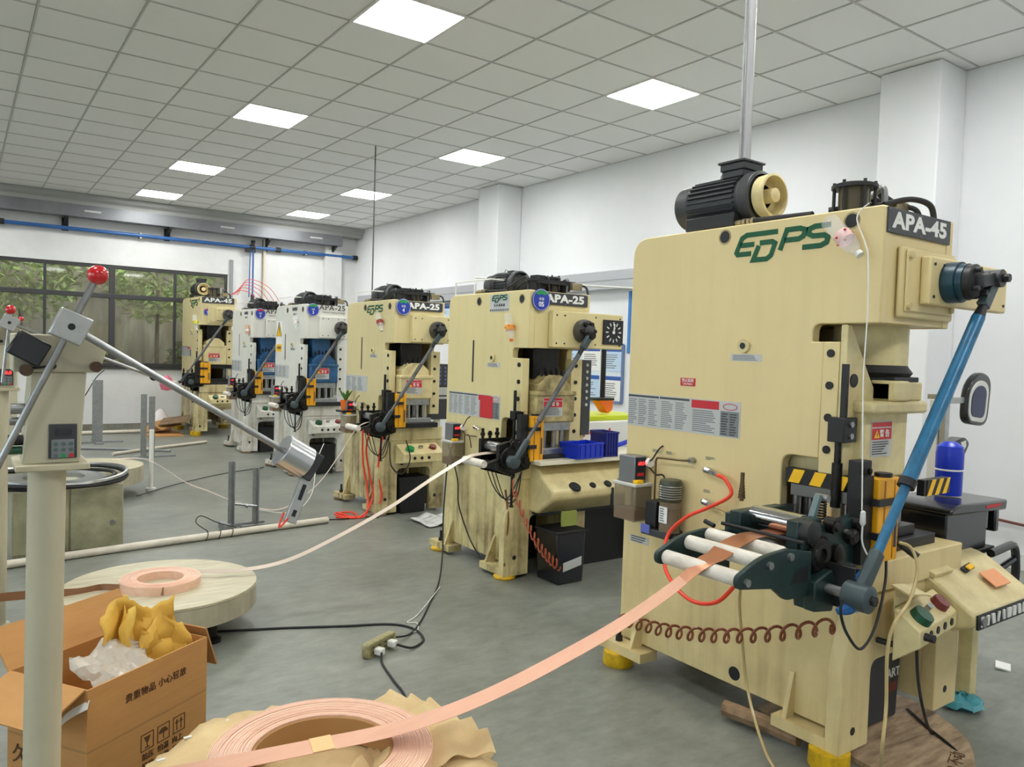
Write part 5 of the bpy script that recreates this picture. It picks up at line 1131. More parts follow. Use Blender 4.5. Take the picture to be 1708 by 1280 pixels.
def column(label, base, zs, lean, arm, full=True, led=False):
    """sensing column: tube, tapered cabinet with keypad, hub block with three arms and their weights"""
    t = thing('sensing_column', label, 'column', (base[0], base[1], 0))
    L = lambda z: lean * (z / 1.25)
    MB().lathe([(0, 0), (.11, 0), (.11, .012), (.06, .02), (.058, .07), (.046, .07), (0, .07)], (0, 0, 0), (0, 0, 1), 28).build('base_collar', DECO, t)
    MB().cyl((0, 0, .05), (L(zs), 0, zs), .041, n=28).build('tube', DECO, t)
    x = L(zs)
    MB().box(x - .07, x + .085, -.07, .12, zs, zs + .016).build('shelf_plate', DECOTOP, t, bevel=.003)
    # cabinet: tapered column widening into the head
    z0 = zs + .016; k = x
    MB().prism([(k - .055, z0), (k + .065, z0), (k + .078, z0 + .22), (k - .038, z0 + .22)], 'y', -.05, .08).build('cabinet', DECO, t, bevel=.003)
    MB().prism([(k - .075, z0 + .22), (k + .105, z0 + .22), (k + .125, z0 + .29), (k + .085, z0 + .31), (k - .075, z0 + .31)], 'y', -.056, .09).build('head', DECO, t, bevel=.003)
    b = MB()
    b.cyl((k + .095, -.056, z0 + .235), (k + .095, -.085, z0 + .235), .013, n=12); b.cyl((k - .05, -.056, z0 + .225), (k - .05, -.09, z0 + .225), .014, n=12)
    b.build('stop_pin', mat('dark_brass', (84, 66, 52), .35, .6), t)
    MB().cyl((k + .005, -.056, z0 + .235), (k + .005, -.064, z0 + .235), .008, n=10).cyl((k - .045, -.06, z0 + .228), (k + .005, -.06, z0 + .235), .003, n=6).build('limit_pin', BLACK, t)
    MB().obox((k - .045, -.075, z0 + .275), (.032, 0, -.018), (0, .022, 0), (.014, 0, .026)).build('sensor_box', GLOSSBLK, t, bevel=.004)
    # keypad
    kp = MB().box(k - .002, k + .058, -.055, -.05, z0 + .012, z0 + .095).build('keypad', DARKPL, t, bevel=.002)
    MB().box(k + .012, k + .046, -.0565, -.055, z0 + .068, z0 + .082).build('display', GLOSSBLK, kp)
    MB().box(k + .004, k + .052, -.056, -.055, z0 + .014, z0 + .058).build('key_panel', mat('keypad_grey', (132, 136, 138), .5), kp)
    q = MB()
    for i in range(3):
        for j in range(3): q.cyl((k + .013 + i * .016, -.056, z0 + .047 - j * .014), (k + .013 + i * .016, -.058, z0 + .047 - j * .014), .0052, n=12)
    q.build('key', mat('key_colour', (90, 110, 110), .4), kp)
    MB().cyl((k + .046, -.056, z0 + .019), (k + .046, -.0585, z0 + .019), .0054, n=12).build('stop_key', RED, kp); MB().cyl((k + .029, -.056, z0 + .019), (k + .029, -.0585, z0 + .019), .0054, n=12).build('run_key', BGREEN, kp)
    if led: text('led_digits', '10.0', .022, LED, kp, (k + .03, -.058, z0 + .076), 'front', bold=.001)
    for i, z in enumerate((.03, .055, .10, .13)): MB().cyl((k - .055 + z * .06, -.01, z0 + z), (k - .085 + z * .06, -.01, z0 + z), .013 if i % 2 else .01, n=12).build('side_knob', (DKGREEN, BLACK, STEEL, STEEL)[i], t)
    # hub block and arms
    hx, hy, hz = k + .035, -.125, zs + .345
    a = math.radians(-24); u = Vector((math.cos(a), 0, math.sin(a))); w = Vector((-math.sin(a), 0, math.cos(a)))
    H = Vector((hx, hy, hz))
    MB().obox(H, u * .036, (0, .018, 0), w * .034).build('hub_block', ALU, t, bevel=.003)
    MB().cyl(H + Vector((0, -.0185, 0)), H + Vector((0, -.0175, 0)), .008, n=16).cyl(H, (hx, -.05, hz), .012, n=12).build('hub_bore', BLACK, t)
    ar = empty('upper_arm', H, parent=t); d = (Vector(arm['ball']) - H)
    MB().cyl((0, 0, 0), d, .0078, n=16).build('arm_rod', STEEL, ar); MB().sphere(d, .0235, 12).build('ball', REDBALL, ar)
    d2 = -d.normalized() * arm['down']; la = empty('lower_arm', H, parent=t); MB().cyl((0, 0, 0), d2, .0078, n=16).build('arm_rod', STEEL, la)
    if 'weight' in arm:
        wa = empty('weight_arm', H, parent=t); d3 = Vector(arm['weight']) - H; n3 = d3.normalized(); dn = Vector((n3.z, 0, -n3.x));
        MB().cyl((0, 0, 0), d3, .0085, n=16).build('arm_rod', STEEL, wa)
        MB().cyl(d3, d3 + n3 * .082, .045, n=40).build('weight', mat('turned_steel', (196, 198, 200), .25, .9), wa, bevel=.002)
        e = d3 + n3 * .097
        MB().obox(e, n3 * .014, (0, .022, 0), dn * .04).build('clamp_block', MOTOR, wa, bevel=.004)
        dd = Vector((-.42, -.1, -1)).normalized(); pp = dd.cross(Vector((0, 1, 0))).normalized()
        MB().obox(e + dd * .095 + n3 * .0, dd * .068, (0, .008, 0), pp * .017).build('slotted_bracket', ALU, wa, bevel=.003)
        MB().obox(e + dd * .075 + Vector((0, -.009, 0)), dd * .022, (0, .001, 0), pp * .005).obox(e + dd * .135 + Vector((0, -.009, 0)), dd * .009, (0, .001, 0), pp * .005).build('bracket_slot', BLACK, wa)
        q = MB(); q.tube(spline([e + dd * .13, e + dd * .16 + Vector((-.02, -.01, 0)), e + dd * .17 + Vector((-.03, -.01, 0)), e + dd * .14 + Vector((-.028, -.01, .01))], 5), .003, 6); q.build('red_tape', REDH, wa)
    if 'thin' in arm:
        wa = empty('guide_arm', H, parent=t); d3 = Vector(arm['thin']) - H
        MB().cyl((0, 0, 0), d3, .0085, n=12).build('arm_rod', STEEL, wa); MB().sphere(d3, .022, 8).build('arm_end', BLACK, wa)
    return t
TT1 = turntable('round coil turntable in the foreground covered with brown paper', (.87, 2.12), .53, .27, .13)
TT2 = turntable('pale round coil turntable with a small copper coil, in the middle', (.895, 4.45), .49, .25, .12)
C1 = column('sensing column in the left foreground with red ball arm and steel weight', (.168, 2.2), 1.235, .01, dict(ball=(.10, -.125, 1.705), down=.72, weight=(.551, -.125, 1.269)))
C2 = column('second sensing column at the left edge with lit red digits', (.165, 4.74), 1.28, .005, dict(ball=(.046, -.125, 1.69), down=.3, thin=(.71, -.125, 1.36)), led=True)
TT3 = turntable('farther pale coil turntable carrying a ring of dark strip', (1.03, 8.72), .53, .30, .16)
C3 = column('third sensing column behind, mostly hidden by the other two', (.43, 8.98), 1.29, .0, dict(ball=(.06, -.125, 1.735), down=.3))

# coils, strips, paper
def coil(label, c, r0, r1, z0, h, n):
    prof = [(r0, z0), (r0, z0 + h - .002)]
    rr = random.Random(3)
    for i in range(n):
        a = r0 + (r1 - r0) * i / n; b = r0 + (r1 - r0) * (i + .8) / n; zz = z0 + h + rr.uniform(-.002, .002)
        prof += [(a, zz - .002), (a + (b - a) * .2, zz), (b, zz), (b + .0003, zz - .003)]
    prof += [(r1, z0 + h - .003), (r1, z0)]
    return tag(MB().lathe(prof, (c[0], c[1], 0), (0, 0, 1), 96, True).build('copper_coil', COPPER, sharp=25), label, 'coil')
c1 = coil('large flat coil of copper strip on brown paper in the foreground', (.88, 2.13), .205, .322, .288, .085, 34)
MB().lathe([(.196, .288), (.2045, .288), (.2045, .366), (.196, .366)], (.88, 2.13, 0), (0, 0, 1), 80, True).build('core_ring', CARDIN, c1)
c2 = coil('small copper coil on the middle turntable', (.885, 4.42), .115, .20, .25, .045, 14)
# brown paper below the coil: ragged disc with folds
rr = random.Random(11)
pm = MB(); NR, NA = 9, 120; edge = []
for i in range(NA):
    a = 2 * math.pi * i / NA
    edge.append(.525 + .014 * math.sin(a * 3 + 1) + rr.uniform(-.014, .012))
vs = []
for j in range(NR + 1):
    for i in range(NA):
        a = 2 * math.pi * i / NA; r = edge[i] * (j + .02) / NR
        z = .272 + .006 * math.sin(a * 9 + j) * (j / NR) + .014 * (j / NR) ** 2 * math.sin(a * 5 + 1.3 * j) + (.012 * rr.random() if j > 4 else 0) + .004
        z = max(z, .2735)
        if r < .335: z = min(z, .286)
        vs.append((.87 + math.cos(a) * r, 2.12 + math.sin(a) * r, z))
pm._add(vs, [(j * NA + i, j * NA + (i + 1) % NA, (j + 1) * NA + (i + 1) % NA, (j + 1) * NA + i) for j in range(NR) for i in range(NA)])
paper = tag(pm.build('packing_paper', KRAFT, None, fix=False, sharp=20, solid=.0015), 'brown packing paper spread under the large copper coil', 'paper')
for k in range(6):      # creased layers at the right
    q = MB(); a0 = math.radians(38 - k * 11); pts = []
    for i in range(15):
        t = i / 14; r = .32 + .20 * t; a = a0 + .05 * math.sin(t * 5 + k)
        pts.append(Vector((.87 + math.cos(a) * r, 2.12 + math.sin(a) * r, .302 + .009 * (k % 3) + .009 * math.sin(t * 9 + k) + .003 * rr.random() + .008 * t)))
    w = Vector((math.cos(a0 + 1.57), math.sin(a0 + 1.57), .35)).normalized() * .05
    q.ribbon(pts, [w * (1 + .08 * math.sin(i + k)) for i in range(15)], .001); q.build('paper_fold', KRAFT, paper, sharp=20)
for k in range(7):      # crumpled paper inside the core
    q = MB(); a0 = math.radians(-150 + k * 24); pts = []
    for i in range(10):
        t = i / 9; r = .05 + .13 * t
        pts.append(Vector((.90 + math.cos(a0) * r, 2.07 + math.sin(a0) * r * .8, .30 + .025 * math.sin(t * 5 + k * 2) + .02 * rr.random() + .01 * (k % 3))))
    q.ribbon(pts, Vector((math.cos(a0 + 1.57), math.sin(a0 + 1.57), .4)).normalized() * .035, .001); q.build('paper_fold', KRAFT, paper, sharp=20)
for k, (dx, dy) in enumerate(((-.27, .44), (-.14, .49), (-.37, .34))):
    MB().box(.87 + dx - .012, .87 + dx + .012, 2.12 + dy - .006, 2.12 + dy + .004, .290, .294).build('white_tape', WHITEP, paper)
text('pen_mark', '21', .05, CARDINK, paper, (.80, 2.20, .2885), 'top', axes=((.9, .35, 0), (-.35, .9, 0)))
# big strip
P_ = [(.30, 2.235, .378), (.495, 2.195, .378), (.694, 2.155, .382), (.85, 2.122, .387), (1.06, 2.065, .402), (1.25, 2.01, .44), (1.43, 1.955, .50), (1.606, 1.90, .575), (1.77, 1.84, .66), (1.93, 1.765, .775), (2.03, 1.715, .865), (2.10, 1.71, .885), (2.17, 1.715, .912), (2.275, 1.72, .93), (2.36, 1.72, .93), (2.6, 1.72, .93), (2.75, 1.72, .93)]
pts = spline(P_, 8); wd = []
for i, p in enumerate(pts):
    tg_ = (pts[min(i + 1, len(pts) - 1)] - pts[max(i - 1, 0)]); wd.append(Vector((-tg_.y, tg_.x, 0)).normalized() * .042)
cs = MB(); cs.ribbon(pts, wd, .0006)
stp = tag(cs.build('copper_strip', [mat('copper_strip_face', (222, 170, 142), .42, .25, col2=(206, 150, 120), scale=5, amt=.5, stretch=(1, 5, 5)), COPPERD]), 'wide copper strip running from the foreground coil up to the nearest press', 'strip')
for pl in stp.data.polygons:
    if pl.center.x > 1.97: pl.material_index = 1
MB().obox(Vector((.87, 2.117, .3905)), Vector((.03, -.008, .002)), Vector((.009, .041, .0)), Vector((0, 0, .001))).build('yellow_tape', mat('yellow_tape', (236, 196, 134), .5), stp)
tag(MB().ribbon(spline([(1.08, 4.47, .285), (1.3, 4.38, .285), (1.55, 4.36, .31), (1.85, 4.36, .41), (2.2, 4.36, .56), (2.5, 4.36, .72), (2.75, 4.36, .84), (2.86, 4.36, .865), (3.05, 4.36, .87)], 6), (0, .014, .006), .0006).build('copper_strip', TINNED), 'pale narrow strip rising from middle turntable to the 05 press', 'strip')
tag(MB().ribbon(spline([(.1, 4.42, .30), (.3, 4.44, .285), (.5, 4.46, .26), (.62, 4.47, .262), (.75, 4.33, .27), (.86, 4.215, .275)], 5), (0, .004, .02), .0006).build('copper_strip', mat('dark_copper', (150, 110, 80), .35, .6)), 'dull copper strip lying across the middle turntable to left', 'strip')
tag(MB().ribbon(spline([(1.3, 8.9, .325), (1.6, 8.7, .33), (1.80, 7.95, .20), (1.97, 7.75, .13), (2.14, 7.4, .07), (2.42, 7.05, .035), (2.68, 6.85, .25), (2.86, 6.72, .55), (2.98, 6.66, .78), (3.06, 6.62, .86), (3.2, 6.62, .88)], 6), (.0, .004, .004), .0006).build('copper_strip', TINNED), 'thin pale strip sagging to the floor between far turntable and number 4 press', 'strip')
# ring of strip on the third turntable
rg = thing('strip_ring', 'loose ring of dark shiny strip lying on the stained steel cabinet', 'coil', (.56, 6.60, .50))
for k, (r, z, dx) in enumerate(((.50, .035, 0), (.485, .055, .015), (.45, .03, -.03))):
    pts = [(dx + math.cos(a) * r, math.sin(a) * r, z + .012 * math.sin(a * 2 + k)) for a in [i * math.pi / 32 for i in range(64)]]
    MB().tube(pts, .016, 6, True).build('loop', (RUBBER, STEEL, RUBBER)[k], rg)
MB().lathe([(.2, 0), (.34, 0), (.34, .03), (.2, .03)], (0.02, 0, 0), (0, 0, 1), 40, True).build('inner_coil', STEEL, rg)

# ------------------------------------------------------------------ cardboard boxes
bu = Vector((.835, .55, 0)).normalized(); ba = math.atan2(bu.y, bu.x)
def carton(name, label, o, z, Lx, Ly, h, opened):
    t = thing(name, label, 'box', (o[0], o[1], z), ba); w = .006
    MB().box(0, Lx, 0, Ly, 0, .006).build('bottom', CARDIN, t)
    MB().box(0, Lx, 0, w, .006, h).build('side_panel', CARD, t); MB().box(0, Lx, Ly - w, Ly, .006, h).build('side_panel', CARD, t)
    MB().box(0, w, w, Ly - w, .006, h).build('end_panel', CARD, t); MB().box(Lx - w, Lx, w, Ly - w, .006, h).build('end_panel', CARD, t)
    if not opened:
        MB().box(0, Lx, 0, Ly * .495, h, h + .005).build('flap', CARD, t); MB().box(0, Lx, Ly * .505, Ly, h, h + .005).build('flap', CARD, t)
        MB().box(-.002, Lx * .4, Ly * .45, Ly * .55, h + .005, h + .006).build('tape', CLEARP, t)
    return t
BO = (.335, 2.72)
lowb = carton('cardboard_box', 'lower cardboard box with handling symbols, closed, under the open box', BO, 0, .52, .36, .232, False)
topb = carton('cardboard_box', 'open cardboard box with yellow paper sticking out, on another box', BO, .238, .52, .36, .205, True)
MB().obox(Vector((.26, .36 + .045, .205 + .06)), (.26, 0, 0), (0, .0026, -.0015), (0, .045, .062)).build('flap', CARD, topb)
MB().obox(Vector((-.082, .18, .205 - .035)), (.08, 0, .035), (0, .17, 0), (.001, 0, -.0025)).build('flap', CARD, topb)
MB().obox(Vector((.52 + .035, .18, .205 - .05)), (.03, 0, -.08), (0, .17, 0), (.003, 0, .001)).build('flap', CARDIN, topb)
text('lettering', '贵重物品 小心轻放', .032, CARDINK, topb, (.28, -.0015, .115), 'front', space=1.05)
for k, s_ in enumerate(('arrows', 'umbrella', 'glass')):
    x = .24 + k * .072; q = MB()
    for a, b_, c, d in ((-.028, .028, .14, .143), (-.028, .028, .197, .20), (-.028, -.025, .14, .20), (.025, .028, .14, .20)): q.box(x + a, x + b_, -.0015, 0, c, d)
    if k == 2:
        for dx in (-.01, .01): q.box(x + dx - .002, x + dx + .002, -.0015, 0, .15, .18); q.prism([(x + dx - .008, .175), (x + dx + .008, .175), (x + dx, .19)], 'y', -.0015, 0)
    elif k == 1:
        q.prism([(x - .02, .17)] + [(x + .02 * math.cos(t), .17 + .018 * math.sin(t)) for t in [math.pi - i * math.pi / 8 for i in range(9)]], 'y', -.0015, 0); q.box(x - .0015, x + .0015, -.0015, 0, .148, .17)
    else:
        q.prism([(x - .014, .188), (x + .014, .188), (x + .004, .168), (x - .004, .168)], 'y', -.0015, 0); q.box(x - .0015, x + .0015, -.0015, 0, .152, .168); q.box(x - .01, x + .01, -.0015, 0, .148, .152)
    q.build('handling_symbol', CARDINK, lowb)
text('lettering', '防压  怕湿  向上', .026, CARDINK, lowb, (.31, -.0015, .118), 'front'); text('lettering', '轻放  防潮  易碎', .026, CARDINK, lowb, (.31, -.0015, .085), 'front')
text('lettering', '东磁铜带', .04, CARDRED, lowb, (-.0015, .2, .16), 'side', axes=((0, -1, 0), (0, 0, 1)))
text('pen_mark', '久', .07, CARDINK, lowb, (-.0015, .30, .17), 'side')
def wrinkled(name, label, cat, o, ax, ay, nx, ny, amp, m, seed, bow=0.0, solid=.001):
    r_ = random.Random(seed); ax = Vector(ax); ay = Vector(ay); nz = ax.cross(ay).normalized(); vs = []
    for j in range(ny + 1):
        for i in range(nx + 1):
            u, v = i / nx, j / ny; e_ = 1 + .12 * math.sin(v * 7 + seed) + .03 * r_.uniform(-1, 1) * (j == ny or i in (0, nx))
            vs.append(Vector(o) + ax * ((u - .5) * e_) + ay * (v * (1 + .1 * math.sin(u * 8 + seed) + .02 * r_.uniform(-1, 1) * (j == ny))) + nz * ((amp * 2.2 * (abs(math.sin(u * 5.5 + v * 3 + seed)) + .7 * abs(math.sin(v * 6 - u * 4 + seed * 2)) - .8) + amp * .25 * r_.uniform(-1, 1) if m is KRAFTY else amp * math.sin(u * 11 + v * 5 + seed) + amp * r_.uniform(-.8, .8)) + bow * (u - .5) ** 2 * 4))
    mb = MB(); mb._add(vs, [(j * (nx + 1) + i, j * (nx + 1) + i + 1, (j + 1) * (nx + 1) + i + 1, (j + 1) * (nx + 1) + i) for j in range(ny) for i in range(nx)])
    o = mb.build(name, m, None, fix=False, sharp=25, solid=solid)
    return tag(o, label, cat)
B0 = Vector((BO[0], BO[1], 0)); bv = Vector((-bu.y, bu.x, 0))
def bp(x, y, z): return B0 + bu * x + bv * y + Vector((0, 0, z))
kp_ = wrinkled('kraft_paper', 'crumpled yellow kraft paper standing up out of the open box', 'paper', bp(.36, .17, .30), bu * .27 - bv * .10, Vector((-.03, .0, .30)), 16, 14, .014, KRAFTY, 5, .05)
for k, (x, y, a_, h_, w_) in enumerate(((.26, .2, .35, .28, .09), (.42, .10, -.2, .20, .16))):
    o = wrinkled('paper_fold', '', '', bp(x, y, .30), bu * w_ + bv * a_ * .3, Vector((a_ * .12, .02, h_ * 1.1)), 10, 12, .010, KRAFTY, 9 + k, .03)
    del o['label']; del o['category']; o.parent = kp_
wrinkled('bubble_wrap', 'clear bubble wrap bulging over the edge of the open box', 'wrap', bp(.20, .035, .41), bu * .26, bv * .14 + Vector((0, 0, .085)), 18, 12, .009, BUBBLE, 3, -.01)
tag(MB().ribbon(spline([bp(.0, -.005, .40), bp(-.04, .05, .36), bp(-.09, .06, .30), bp(-.13, .08, .22), bp(-.2, .1, .12)], 6), Vector((.004, .006, .012)), .0006).build('packing_strap', WHITEP), 'white packing strap over the left side of the open box', 'strap')
st = MB()
for k in range(5): st.tube([Vector((-.02 + .02 * k, 2.76, .05 + .012 * k)) + Vector((math.cos(a) * .13, math.sin(a) * .1, .012 * math.sin(3 * a + k))) for a in [i * math.pi / 12 for i in range(24)]], .004, 5, True)
tag(st.build('strap_coil', WHITEP), 'loose coil of white packing strap on floor left of boxes', 'strap')

# ------------------------------------------------------------------ floor: power strip, cables, pipes, stands, cabinet
ps = thing('power_strip', 'grimy cream power strip on edge with white plugs in it', 'power strip', (1.76, 3.56, 0), math.radians(28))
MB().prism(round_poly([(-.12, 0), (.12, 0), (.12, .075), (-.12, .075)], {0: .02, 1: .02, 2: .02, 3: .02}), 'y', -.02, .02).build('strip_body', mat('grimy_cream', (172, 164, 118), .5, col2=(96, 90, 56), scale=30, amt=.7), ps, bevel=.004)
q = MB()
for k in range(4):
    for dz in (-.012, .012): q.box(-.085 + k * .05, -.065 + k * .05, -.0215, -.02, .038 + dz - .003, .038 + dz + .003)
q.build('socket_slot', BLACK, ps); MB().box(-.1, .1, -.021, -.0195, .012, .064).build('socket_face', mat('socket_face', (124, 118, 78), .5), ps)
for x, z in ((-.055, .03), (.055, .035)): MB().box(x - .02, x + .02, -.065, -.021, z - .017, z + .017).build('plug', WHITEP, ps, bevel=.006)
tag(hose('power_cable', [(1.73, 3.47, .03), (1.70, 3.40, .008), (1.66, 3.2, .006), (1.62, 3.0, .006), (1.5, 2.8, .006)], .0055, RUBBER), 'black cable from the power strip towards the foreground turntable', 'cable')
tag(hose('power_cable', [(1.84, 3.52, .035), (1.92, 3.50, .01), (2.03, 3.58, .006), (2.06, 3.75, .006), (1.98, 3.88, .006), (1.75, 3.98, .006), (1.45, 4.12, .006), (1.15, 4.24, .006), (.95, 4.33, .006)], .0065, RUBBER), 'black cable curving on the floor to the middle turntable', 'cable')
tag(hose('power_cable', [(1.88, 3.63, .03), (2.0, 3.68, .008), (2.15, 3.83, .006), (2.35, 4.08, .006), (2.6, 4.4, .02), (2.8, 4.7, .12), (2.93, 4.92, .35), (3.02, 5.03, .7), (3.07, 5.04, .85)], .0055, RUBBER), 'thin dark cable from the power strip up to the 05 press', 'cable')
tag(hose('wire', [(2.02, 3.70, .006), (2.07, 3.72, .006), (2.12, 3.82, .006), (2.08, 3.86, .006), (2.2, 3.95, .006), (2.55, 4.3, .02)], .003, WHITEP, n=5), 'thin white wire twisted along the dark power cable', 'wire')
cb = thing('control_cabinet', 'stained cream steel cabinet with round lock on the floor, left', 'cabinet', (.30, 6.30, 0))
MB().box(0, .70, 0, .45, .02, .50).build('cabinet_body', mat('stained_cabinet', (176, 172, 146), .5, col2=(128, 126, 100), scale=4, amt=.8), cb, bevel=.006)
CABD = mat('cabinet_door', (170, 166, 136), .5, col2=(116, 116, 88), scale=5, amt=.8)
MB().box(.355, .69, -.015, 0, .04, .485).build('door', CABD, cb, bevel=.004); MB().box(.01, .345, -.012, 0, .04, .485).build('door', CABD, cb, bevel=.004)
lk = MB(); lk.cyl((.625, -.015, .22), (.625, -.027, .22), .018, n=20).cyl((.625, -.027, .22), (.625, -.031, .22), .012, n=16); lk.build('lock', STEEL, cb)
MB().box(.02, .68, .02, .43, 0, .02).build('plinth', BLACK, cb)
def pipe(label, pts, r, m): return tag(hose('floor_pipe', pts, r, m, n=12), label, 'pipe')
pipe('white plastic conduit crossing the floor in front of the steel cabinet', [(.2, 6.12, .03), (.96, 6.24, .03), (1.85, 6.36, .03), (2.66, 6.46, .03)], .028, PVC)
pipe('white pipe on the floor beyond the far turntable', [(1.7, 11.6, .025), (2.4, 12.1, .025), (3.15, 12.55, .025)], .022, PVC)
pipe('white pipe along the foot of the far wall', [(.2, 14.3, .03), (1.5, 14.35, .03), (2.7, 14.4, .03)], .03, PVC)
pipe('thin steel pipe on floor below the far posts', [(.9, 12.6, .02), (1.6, 12.3, .02), (2.45, 11.7, .02)], .016, GALV)
sg = MB()
for k in range(3): sg.tube([Vector((1.60 + .1 * k, 6.33 + .012 * k, .03)) + Vector((.01 * math.sin(a), .034 * math.cos(a), .034 * math.sin(a))) for a in [i * math.pi / 8 for i in range(16)]], .003, 5, True)
sg.tube(spline([(1.62, 6.36, .06), (1.55, 6.45, .12), (1.6, 6.5, .16), (1.72, 6.46, .1), (1.85, 6.4, .06)], 6), .004, 5)
tag(sg.build('wire_tie', RUBBER), 'black wire wound round the white floor conduit', 'wire')
tag(hose('power_cable', [(2.66, 6.46, .03), (2.85, 6.50, .01), (3.0, 6.56, .006), (3.15, 6.45, .006)], .006, RUBBER), 'black cable leaving the white conduit towards number 4 press', 'cable')
hsn = thing('strip_stand', 'galvanised H-shaped strip stand on floor by the white conduit', 'stand', (1.97, 6.68, 0))
def angle(mb, x, y, z0, z1, w=.04, t=.006): mb.box(x - w, x + w * 0, y - t, y, z0, z1).box(x - t, x, y - w, y, z0, z1)
q = MB(); angle(q, -.06, .02, .02, .56, .045); q.build('post', GALV, hsn); q = MB(); angle(q, .13, -.03, .02, .50, .045); q.build('post', GALV, hsn)
MB().cyl((-.06, -.01, .2), (.13, -.05, .17), .012, n=12).cyl((.03, -.03, .185), (.05, -.035, .18), .022, n=8).build('cross_bar', STEEL, hsn)
MB().box(-.16, .2, -.01, .03, 0, .03).box(-.17, -.12, -.16, .06, 0, .05).box(-.02, .32, -.10, -.06, 0, .022).build('base', GALV, hsn)
tag(hose('wire', [(1.45, 8.4, .012), (1.9, 8.9, .012), (2.5, 9.4, .012), (2.95, 9.6, .02), (3.15, 9.75, .012)], .005, RUBBER, n=5), 'dark wire snaking over the floor towards number 3 press', 'wire')
tag(hose('wire', [(2.06, 6.48, .17), (2.35, 6.5, .12), (2.6, 6.7, .22), (2.8, 7.1, .45), (2.95, 7.3, .6)], .004, WHITEP, n=5), 'thin white wire from the H-shaped stand towards number 4 press', 'wire')
sd = thing('strip_stand', 'steel T-post with flat foot near the far wall', 'stand', (1.72, 13.2, 0))
q = MB(); q.box(-.07, .07, -.02, .02, .02, .95); q.build('post', GALV, sd); MB().box(-.3, .35, -.05, .05, 0, .02).box(-.05, .05, -.3, .3, 0, .02).build('base', GALV, sd)
sd = thing('strip_stand', 'pair of steel posts behind the far turntable', 'stand', (2.02, 11.3, 0))
MB().box(-.03, .04, -.02, .02, .02, .85).build('post', GALV, sd); MB().box(.07, .14, -.03, .01, .02, .82).build('post', GALV, sd); MB().box(-.3, .4, -.06, .06, 0, .02).build('base', GALV, sd)
tag(MB().cyl((1.64, 8.72, .0), (1.64, 8.72, .64), .022, n=14).cyl((1.64, 8.72, .0), (1.64, 8.72, .03), .05, n=14).build('guide_post', WHITEP), 'white upright post at the edge of the far turntable', 'post')
# rubbish pile at the far left
rr = random.Random(8)
cpile = tag(MB().prism([(2.5, 13.7), (3.05, 13.6), (3.12, 14.4), (2.55, 14.6)], 'z', 0.0, .02).build('cardboard_sheet', CARD), 'flat cardboard sheet in the corner by the farthest press', 'cardboard')
for k in range(3):
    x, y = 2.75 + .12 * k, 14.2 - .1 * k; a = rr.uniform(-.6, .6); u = Vector((math.cos(a), math.sin(a), .15)) * .22; w = Vector((-math.sin(a), math.cos(a), .3)) * .15
    tag(MB().obox((x, y, .10 + .07 * k), u, w, u.cross(w).normalized() * .006).build('cardboard_scrap', (CARD, CARDIN, RUSTY)[k]), ('brown cardboard scrap lowest in the heap by farthest press', 'folded cardboard scrap in the heap by farthest press', 'dirty board topmost in the heap by farthest press')[k], 'cardboard')
tag(MB().lathe([(0, 0), (.17, .01), (.2, .1), (.17, .22), (.08, .33), (.03, .38), (0, .38)], (2.86, 14.45, .02), (0, 0, 1), 14).build('rubbish_bag', mat('white_bag', (226, 220, 218), .4, bump=.8, scale=14)), 'white rubbish bag by the far wall', 'bag')
tag(MB().lathe([(0, 0), (.09, .02), (.12, .12), (.07, .22), (.02, .27), (0, .27)], (2.93, 14.35, .72), (0, 0, 1), 12).build('pink_bag', mat('pink_plastic', (232, 120, 150), .4, bump=.8, scale=14)), 'pink plastic bag hanging beside the farthest press feeder', 'bag')
tag(hose('wire', [(.9, 13.2, .25), (1.2, 13.3, .35), (1.55, 13.5, .65), (1.75, 13.7, .95), (1.9, 13.9, 1.08)], .008, RUBBER, n=5), 'grey wire sagging in front of the white far wall', 'wire')

# ------------------------------------------------------------------ things on the walls and the ceiling
yb_ = YF - .10
bpipe = thing('air_pipe', 'long blue air pipe along the far wall above the window', 'pipe', (0, yb_, 3.417))
MB().cyl((XL + .1, 0, 0), (6.62, 0, 0), .032, n=14).build('pipe', BLUEPIPE, bpipe)
q = MB()
for x in (.5, 4.50, 5.0, 6.6): q.cyl((x, 0, 0), (x + .09, 0, 0), .048, n=14)
q.cyl((4.56, 0, 0), (4.56, 0, .10), .03, n=12).cyl((4.56, 0, .09), (4.56, 0, .13), .04, n=12).box(4.42, 4.60, -.03, .03, -.1, -.03); q.build('coupling', RUBBER, bpipe)
q = MB()
for x in (-1.6, .48, 2.6, 5.6): q.box(x - .02, x + .02, -.02, .097, -.05, .05)
q.build('pipe_clip', GALV, bpipe)
MB().tube([(4.56, -.02, -.05), (4.56, -.02, -.92)], .016, 8).tube([(4.50, -.03, -.08), (4.49, -.03, -.95)], .010, 6).build('drop_hose', BLUEPIPE, bpipe)
MB().cyl((4.56, -.02, -.9), (4.56, -.02, -1.05), .035, n=12).cyl((4.56, -.02, -1.05), (4.56, -.02, -1.3), .02, n=10).build('filter_unit', MOTOR, bpipe)
tag(MB().cyl((4.80, YF - .04, 0), (4.80, YF - .04, 3.85), .028, n=12).build('wall_conduit', mat('cream_conduit', (216, 208, 188), .5)), 'cream vertical conduit on the far wall right of the drop hose', 'pipe')
tag(MB().box(4.16, 4.22, YF - .03, YF, 2.2, 3.15).build('wall_conduit', mat('grey_trunk', (150, 152, 156), .5)), 'short grey vertical trunk at the right edge of the window', 'conduit')
ct = thing('cable_duct', 'grey metal cable duct below the cornice of the far wall', 'trunk', (0, YF - .2, 3.70))
